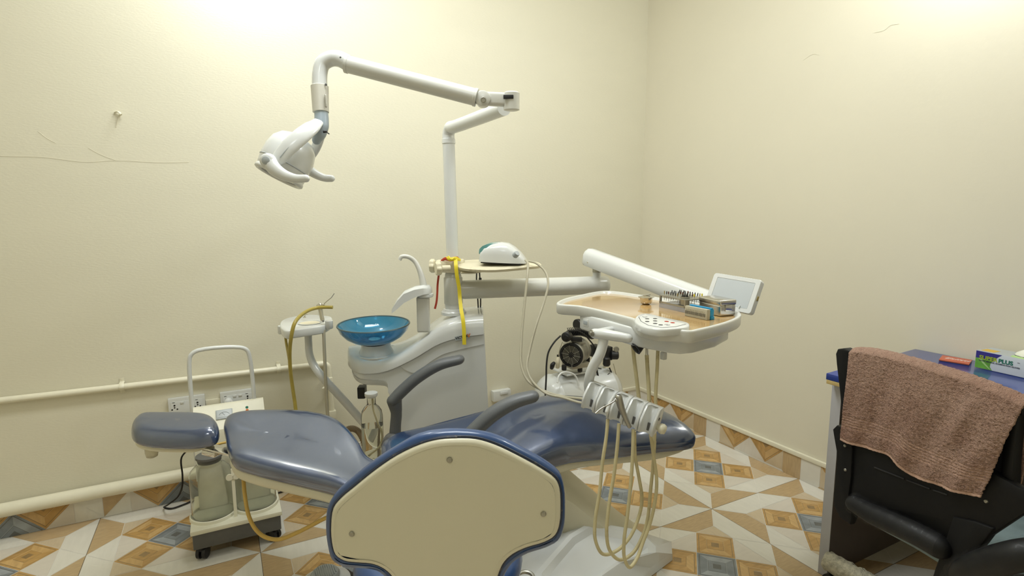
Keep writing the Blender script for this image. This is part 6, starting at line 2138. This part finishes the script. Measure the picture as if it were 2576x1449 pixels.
plate(bm, [(-0.9661,-1.9365,0.7014), (-0.9682,-1.9480,0.7176), (-0.9758,-1.9914,0.7320), (-0.9879,-2.0602,0.7370), (-1.0155,-2.2167,0.7532), (-1.0327,-2.3142,0.7598), (-1.0431,-2.3733,0.7486), (-1.0478,-2.4002,0.7494), (-1.0483,-2.4031,0.7211), (-1.0388,-2.3489,0.6375), (-1.0318,-2.3092,0.5762), (-1.0237,-2.2631,0.5426), (-1.0025,-2.1429,0.5296), (-0.9843,-2.0394,0.5269),
           (-0.9803,-2.0169,0.5263), (-0.9810,-2.0206,0.4843), (-0.9797,-2.0133,0.4578), (-0.9739,-1.9805,0.4616), (-0.9704,-1.9607,0.4819), (-0.9696,-1.9561,0.5203), (-0.9700,-1.9584,0.5977), (-0.9693,-1.9543,0.6453), (-0.9674,-1.9435,0.6807)], ON, 0.022, 0.004)
lp_ = obj('lower_back_plate', bm, M['blackp'], oc, 30)
bm = B()
plate(bm, [(-0.9752,-1.9420,0.7052), (-0.9772,-1.9534,0.7212), (-0.9842,-1.9927,0.7250), (-0.9864,-2.0056,0.6738), (-0.9870,-2.0090,0.5957), (-0.9866,-2.0064,0.5425), (-0.9892,-2.0210,0.4867), (-0.9887,-2.0184,0.4619), (-0.9830,-1.9859,0.4645), (-0.9793,-1.9648,0.4863), (-0.9784,-1.9602,0.5245), (-0.9789,-1.9625,0.6014), (-0.9781,-1.9584,0.6488), (-0.9762,-1.9477,0.6841)], ON, 0.02, 0.004)
obj('side_upright', bm, M['blackp'], oc, 30)
bm = B()
for a_, b_ in (((-0.9899,-2.0685,0.6491), (-1.0037,-2.1466,0.6553)), ((-1.0049,-2.1535,0.6556), (-1.0145,-2.2079,0.6604)), ((-1.0157,-2.2151,0.6610), (-1.0212,-2.2463,0.6653))):
    tube(bm, [a_, b_], 0.0022, 8, 0)
obj('slot_ribs', bm, M['rubber'], lp_)
for p_ in ((-0.9828,-1.9849,0.6752), (-0.9840,-1.9920,0.6083), (-1.0340,-2.3220,0.6899), (-1.0291,-2.2942,0.6232)):
    screw('screw', p_, ON, 0.0042, lp_, M['alu'])
bm = B()
tube(bm, [(-0.9902,-2.0270,0.5269), (-1.0028,-2.0756,0.5286), (-1.0163,-2.1403,0.5364), (-1.0265,-2.1987,0.5415), (-1.0283,-2.2432,0.5385)], [0.022, 0.026, 0.027, 0.027, 0.028], 16, 5, True, True)
ra = obj('lumbar_rail', bm, M['blackp'], oc, 60)
bm = B()
pth = smooth_path([(-0.9897,-2.0244,0.5301), (-1.0028,-2.0756,0.5297), (-1.0162,-2.1402,0.5374), (-1.0265,-2.1987,0.5415), (-1.0286,-2.2449,0.5396)], 8)
tube(bm, pth, [0.030 + 0.0016 * math.sin(k * 1.7) for k in range(len(pth))], 18, 0, False)
obj('plastic_wrap', bm, M['wrap'], ra, 60)
bm = B()
plate(bm, [(-1.0297,-2.2626,0.6222), (-1.0373,-2.3059,0.6373), (-1.0440,-2.3437,0.6407), (-1.0408,-2.3258,0.5931), (-1.0364,-2.3006,0.5296), (-1.0335,-2.2845,0.4403), (-1.0233,-2.2267,0.3983), (-1.0252,-2.2373,0.4777), (-1.0275,-2.2502,0.5463)], ON, 0.03, 0.006)
obj('back_stem', bm, M['blackp'], oc, 40)
bm = B()
tube(bm, [(-0.9915,-2.2649,0.4512), (-1.0400,-2.3100,0.5250), (-1.0582,-2.3553,0.5769), (-1.0661,-2.4002,0.6203), (-1.0414,-2.4328,0.6411)], [0.022, 0.028, 0.030, 0.030, 0.028], 16, 5, True, True)
am_ = obj('lower_arm', bm, M['blackp'], oc, 60)
bm = B()
pth = smooth_path([(-1.0030,-2.2728,0.4641), (-1.0400,-2.3100,0.5250), (-1.0582,-2.3553,0.5769), (-1.0661,-2.4002,0.6203), (-1.0410,-2.4304,0.6395)], 8)
tube(bm, pth, [0.0335 + 0.002 * math.sin(k * 1.9) for k in range(len(pth))], 18, 0, False)
obj('plastic_wrap', bm, M['wrap'], am_, 60)
sc2 = Vector((-0.685, -2.18, 0))
bm = B()
se = [sc2 - ON * a_ + OD * b_ + UP * 0.475 for a_, b_ in ((-0.23, -0.19), (-0.245, 0), (-0.23, 0.19), (-0.05, 0.235), (0.18, 0.22), (0.235, 0.15), (0.24, -0.15), (0.18, -0.22), (-0.05, -0.235))]
cushion(bm, se, 0.025, 0.035, 0.05, 0.02, 0.01, along=OD)
obj('seat', bm, M['seatc'], oc, 60)
for sgn_ in (1,):
    bm = B()
    e_ = OD * (0.26 * sgn_)
    bk = sc2 + ON * 0.27 + e_ * 0.9
    tube(bm, [bk + UP * 0.50, sc2 + ON * 0.16 + e_ + UP * 0.49, sc2 + ON * 0.02 + e_ + UP * 0.50, sc2 - ON * 0.03 + e_ + UP * 0.56, sc2 + ON * 0.0 + e_ + UP * 0.625], [0.026, 0.03, 0.03, 0.024, 0.022], 14, 6, True, True)
    ar_ = obj('arm_support', bm, M['blackp'], oc, 60)
    bm = B()
    tube(bm, [sc2 + ON * 0.13 + e_ + UP * 0.632, sc2 + ON * 0.0 + e_ + UP * 0.636, sc2 - ON * 0.12 + e_ + UP * 0.63], [0.026, 0.030, 0.026], 14, 5, True, True, up=UP, flat=(1.2, 0.5))
    obj('arm_pad', bm, M['blackp'], oc, 60)
    bm = B()
    pth = smooth_path([bk + UP * 0.50, sc2 + ON * 0.16 + e_ + UP * 0.49, sc2 + ON * 0.02 + e_ + UP * 0.50], 8)
    tube(bm, pth, [0.036 + 0.002 * math.sin(k * 2.1) for k in range(len(pth))], 16, 0, False)
    obj('plastic_wrap', bm, M['wrap'], ar_, 60)
bm = B()
lathe(bm, [(0.10, 0.445), (0.06, 0.43), (0.028, 0.40), (0.028, 0.22), (0.036, 0.22), (0.036, 0.10), (0.05, 0.09), (0.05, 0.06)], at_z(sc2.x, sc2.y), 24)
obj('gas_column', bm, M['blackp'], oc)
lend = Vector((-0.6472,-1.7745,0.1050))
l0_ = (lend - sc2); l0_.z = 0
ang0 = math.atan2(l0_.y, l0_.x)
ll = l0_.length
for k in range(5):
    an = ang0 + 2 * PI * k / 5
    e = Vector((math.cos(an), math.sin(an), 0))
    rl = min(ll, 0.46) if k == 0 else 0.31
    bm = B()
    tube(bm, [sc2 + e * 0.03 + UP * 0.105, sc2 + e * 0.2 + UP * 0.10, sc2 + e * rl + UP * 0.085], [0.026, 0.024, 0.018], 12, 4, True, True)
    lg_ = obj('base_leg', bm, M['blackp'], oc, 60)
    bm = B()
    lathe(bm, [(0.012, -0.020), (0.029, -0.016), (0.029, 0.016), (0.012, 0.020)], axis(sc2 + e * (rl - 0.012) + UP * 0.0295, e.cross(UP)), 22)
    tube(bm, [sc2 + e * (rl - 0.012) + UP * 0.03, sc2 + e * (rl - 0.012) + UP * 0.08], 0.008, 8, 0)
    obj('castor', bm, M['black'], lg_, 40)
    if k == 0:
        bm = B()
        pth = smooth_path([sc2 + e * 0.05 + UP * 0.112, sc2 + e * 0.2 + UP * 0.108, sc2 + e * (rl + 0.01) + UP * 0.095], 24)
        random.seed(3)
        tube(bm, pth, [0.033 + random.uniform(-0.003, 0.004) for _ in pth], 20, 0)
        for v in bm.verts:
            v.co += Vector((random.uniform(-1, 1), random.uniform(-1, 1), random.uniform(-1, 1))) * 0.0028
        obj('bubble_wrap', bm, M['bubble'], lg_, 80)

# towel: front fall, roll over the top rail, short fall behind
def edge(pts, n_):
    p = smooth_path(pts, 12)
    L_ = [0]
    for a, b in zip(p, p[1:]):
        L_.append(L_[-1] + (b - a).length)
    out = []
    for k in range(n_ + 1):
        t = L_[-1] * k / n_
        i = 0
        while i < len(p) - 2 and L_[i + 1] < t:
            i += 1
        f_ = (t - L_[i]) / max(1e-9, L_[i + 1] - L_[i])
        out.append(p[i].lerp(p[i + 1], min(1, max(0, f_))))
    return out
NU, NV, NB = 150, 140, 50
te = edge([(-0.9768,-1.9738,0.9348), (-0.9852,-2.0218,0.9435), (-1.0037,-2.1264,0.9448), (-1.0228,-2.2348,0.9399), (-1.0367,-2.3138,0.9311), (-1.0464,-2.3689,0.9206)], NU)
be = edge([(-0.9850,-1.9741,0.6888), (-0.9982,-2.0495,0.6936), (-1.0104,-2.1188,0.7004), (-1.0165,-2.1647,0.6767), (-1.0284,-2.2210,0.6798), (-1.0409,-2.2804,0.6912), (-1.0473,-2.3165,0.6998)], NU)
le = edge([(-0.9768,-1.9738,0.9348), (-0.9815,-1.9776,0.8545), (-0.9833,-1.9760,0.7644), (-0.9850,-1.9741,0.6888)], NV)
re_ = edge([(-1.0464,-2.3689,0.9206), (-1.0523,-2.3562,0.8684), (-1.0510,-2.3377,0.7935), (-1.0473,-2.3165,0.6998)], NV)
be2 = edge([(-0.9262,-1.9746,0.7074), (-0.9555,-2.1411,0.6996), (-0.9790,-2.2748,0.7115), (-0.9913,-2.3444,0.7107), (-0.9922,-2.3613,0.7207)], NU)
random.seed(11)
grid = []
for j in range(NB, 0, -1):                       # behind the rail
    v = j / NB
    row = []
    for i in range(NU + 1):
        u = i / NU
        a = te[i] - ON * 0.046
        b = be2[i]
        p = a.lerp(b, v)
        p += ON * (0.006 * math.sin(u * 17 + v * 2) * v)
        row.append(p)
    grid.append((row, 0))
for k in range(1, 8):                            # over the top
    a_ = PI * k / 8
    row = [te[i] - ON * (0.023 + 0.023 * math.cos(a_)) + UP * (0.0125 * math.sin(a_)) for i in range(NU + 1)]
    grid.append((row, 0))
for j in range(NV + 1):
    v = j / NV
    row = []
    for i in range(NU + 1):
        u = i / NU
        p = te[i].lerp(be[i], v) + le[j].lerp(re_[j], u) - (te[0].lerp(te[-1], u).lerp(be[0].lerp(be[-1], u), v))
        fold = 0.0065 * math.sin(u * 15 + 1.1 * math.sin(v * 2.3)) * (0.25 + 0.75 * v) + 0.0085 * math.exp(-((u - 0.80 + 0.10 * v) / 0.045) ** 2) * math.sin(min(1, v * 1.6) * PI)
        fold += 0.003 * math.sin(u * 33 + v * 5) * v
        p += ON * (fold + 0.004)
        row.append(p)
    band = 1 if (0.70 < v < 0.84 and int((v - 0.70) / 0.01429) % 2 == 0) or v > 0.965 else 0
    grid.append((row, band))
bm = B()
vv = []
for row, band in grid:
    r_ = []
    for i, p in enumerate(row):
        a_ = (0.0005 if band else 0.0013) * (0.25 if i in (0, NU) else 1)
        r_.append(bm.verts.new(p + ON * (-0.0014 if band else 0) + Vector((random.uniform(-1, 1), random.uniform(-1, 1), random.uniform(-1, 1))) * a_))
    vv.append(r_)
for j in range(len(vv) - 1):
    for i in range(NU):
        f_ = bm.faces.new([vv[j][i], vv[j][i + 1], vv[j + 1][i + 1], vv[j + 1][i]])
        f_.material_index = 1 if (grid[j][1] and grid[j + 1][1]) else 0
tw = solo('hand_towel', bm, [M['towel'], M['towelband']], 'dusty pink terry towel hung over the office chair back', 'towel', angle=80, origin=(-1.0, -2.14, 0.62))
sd = tw.modifiers.new('thick', 'SOLIDIFY')
sd.thickness = 0.004
sd.offset = -1
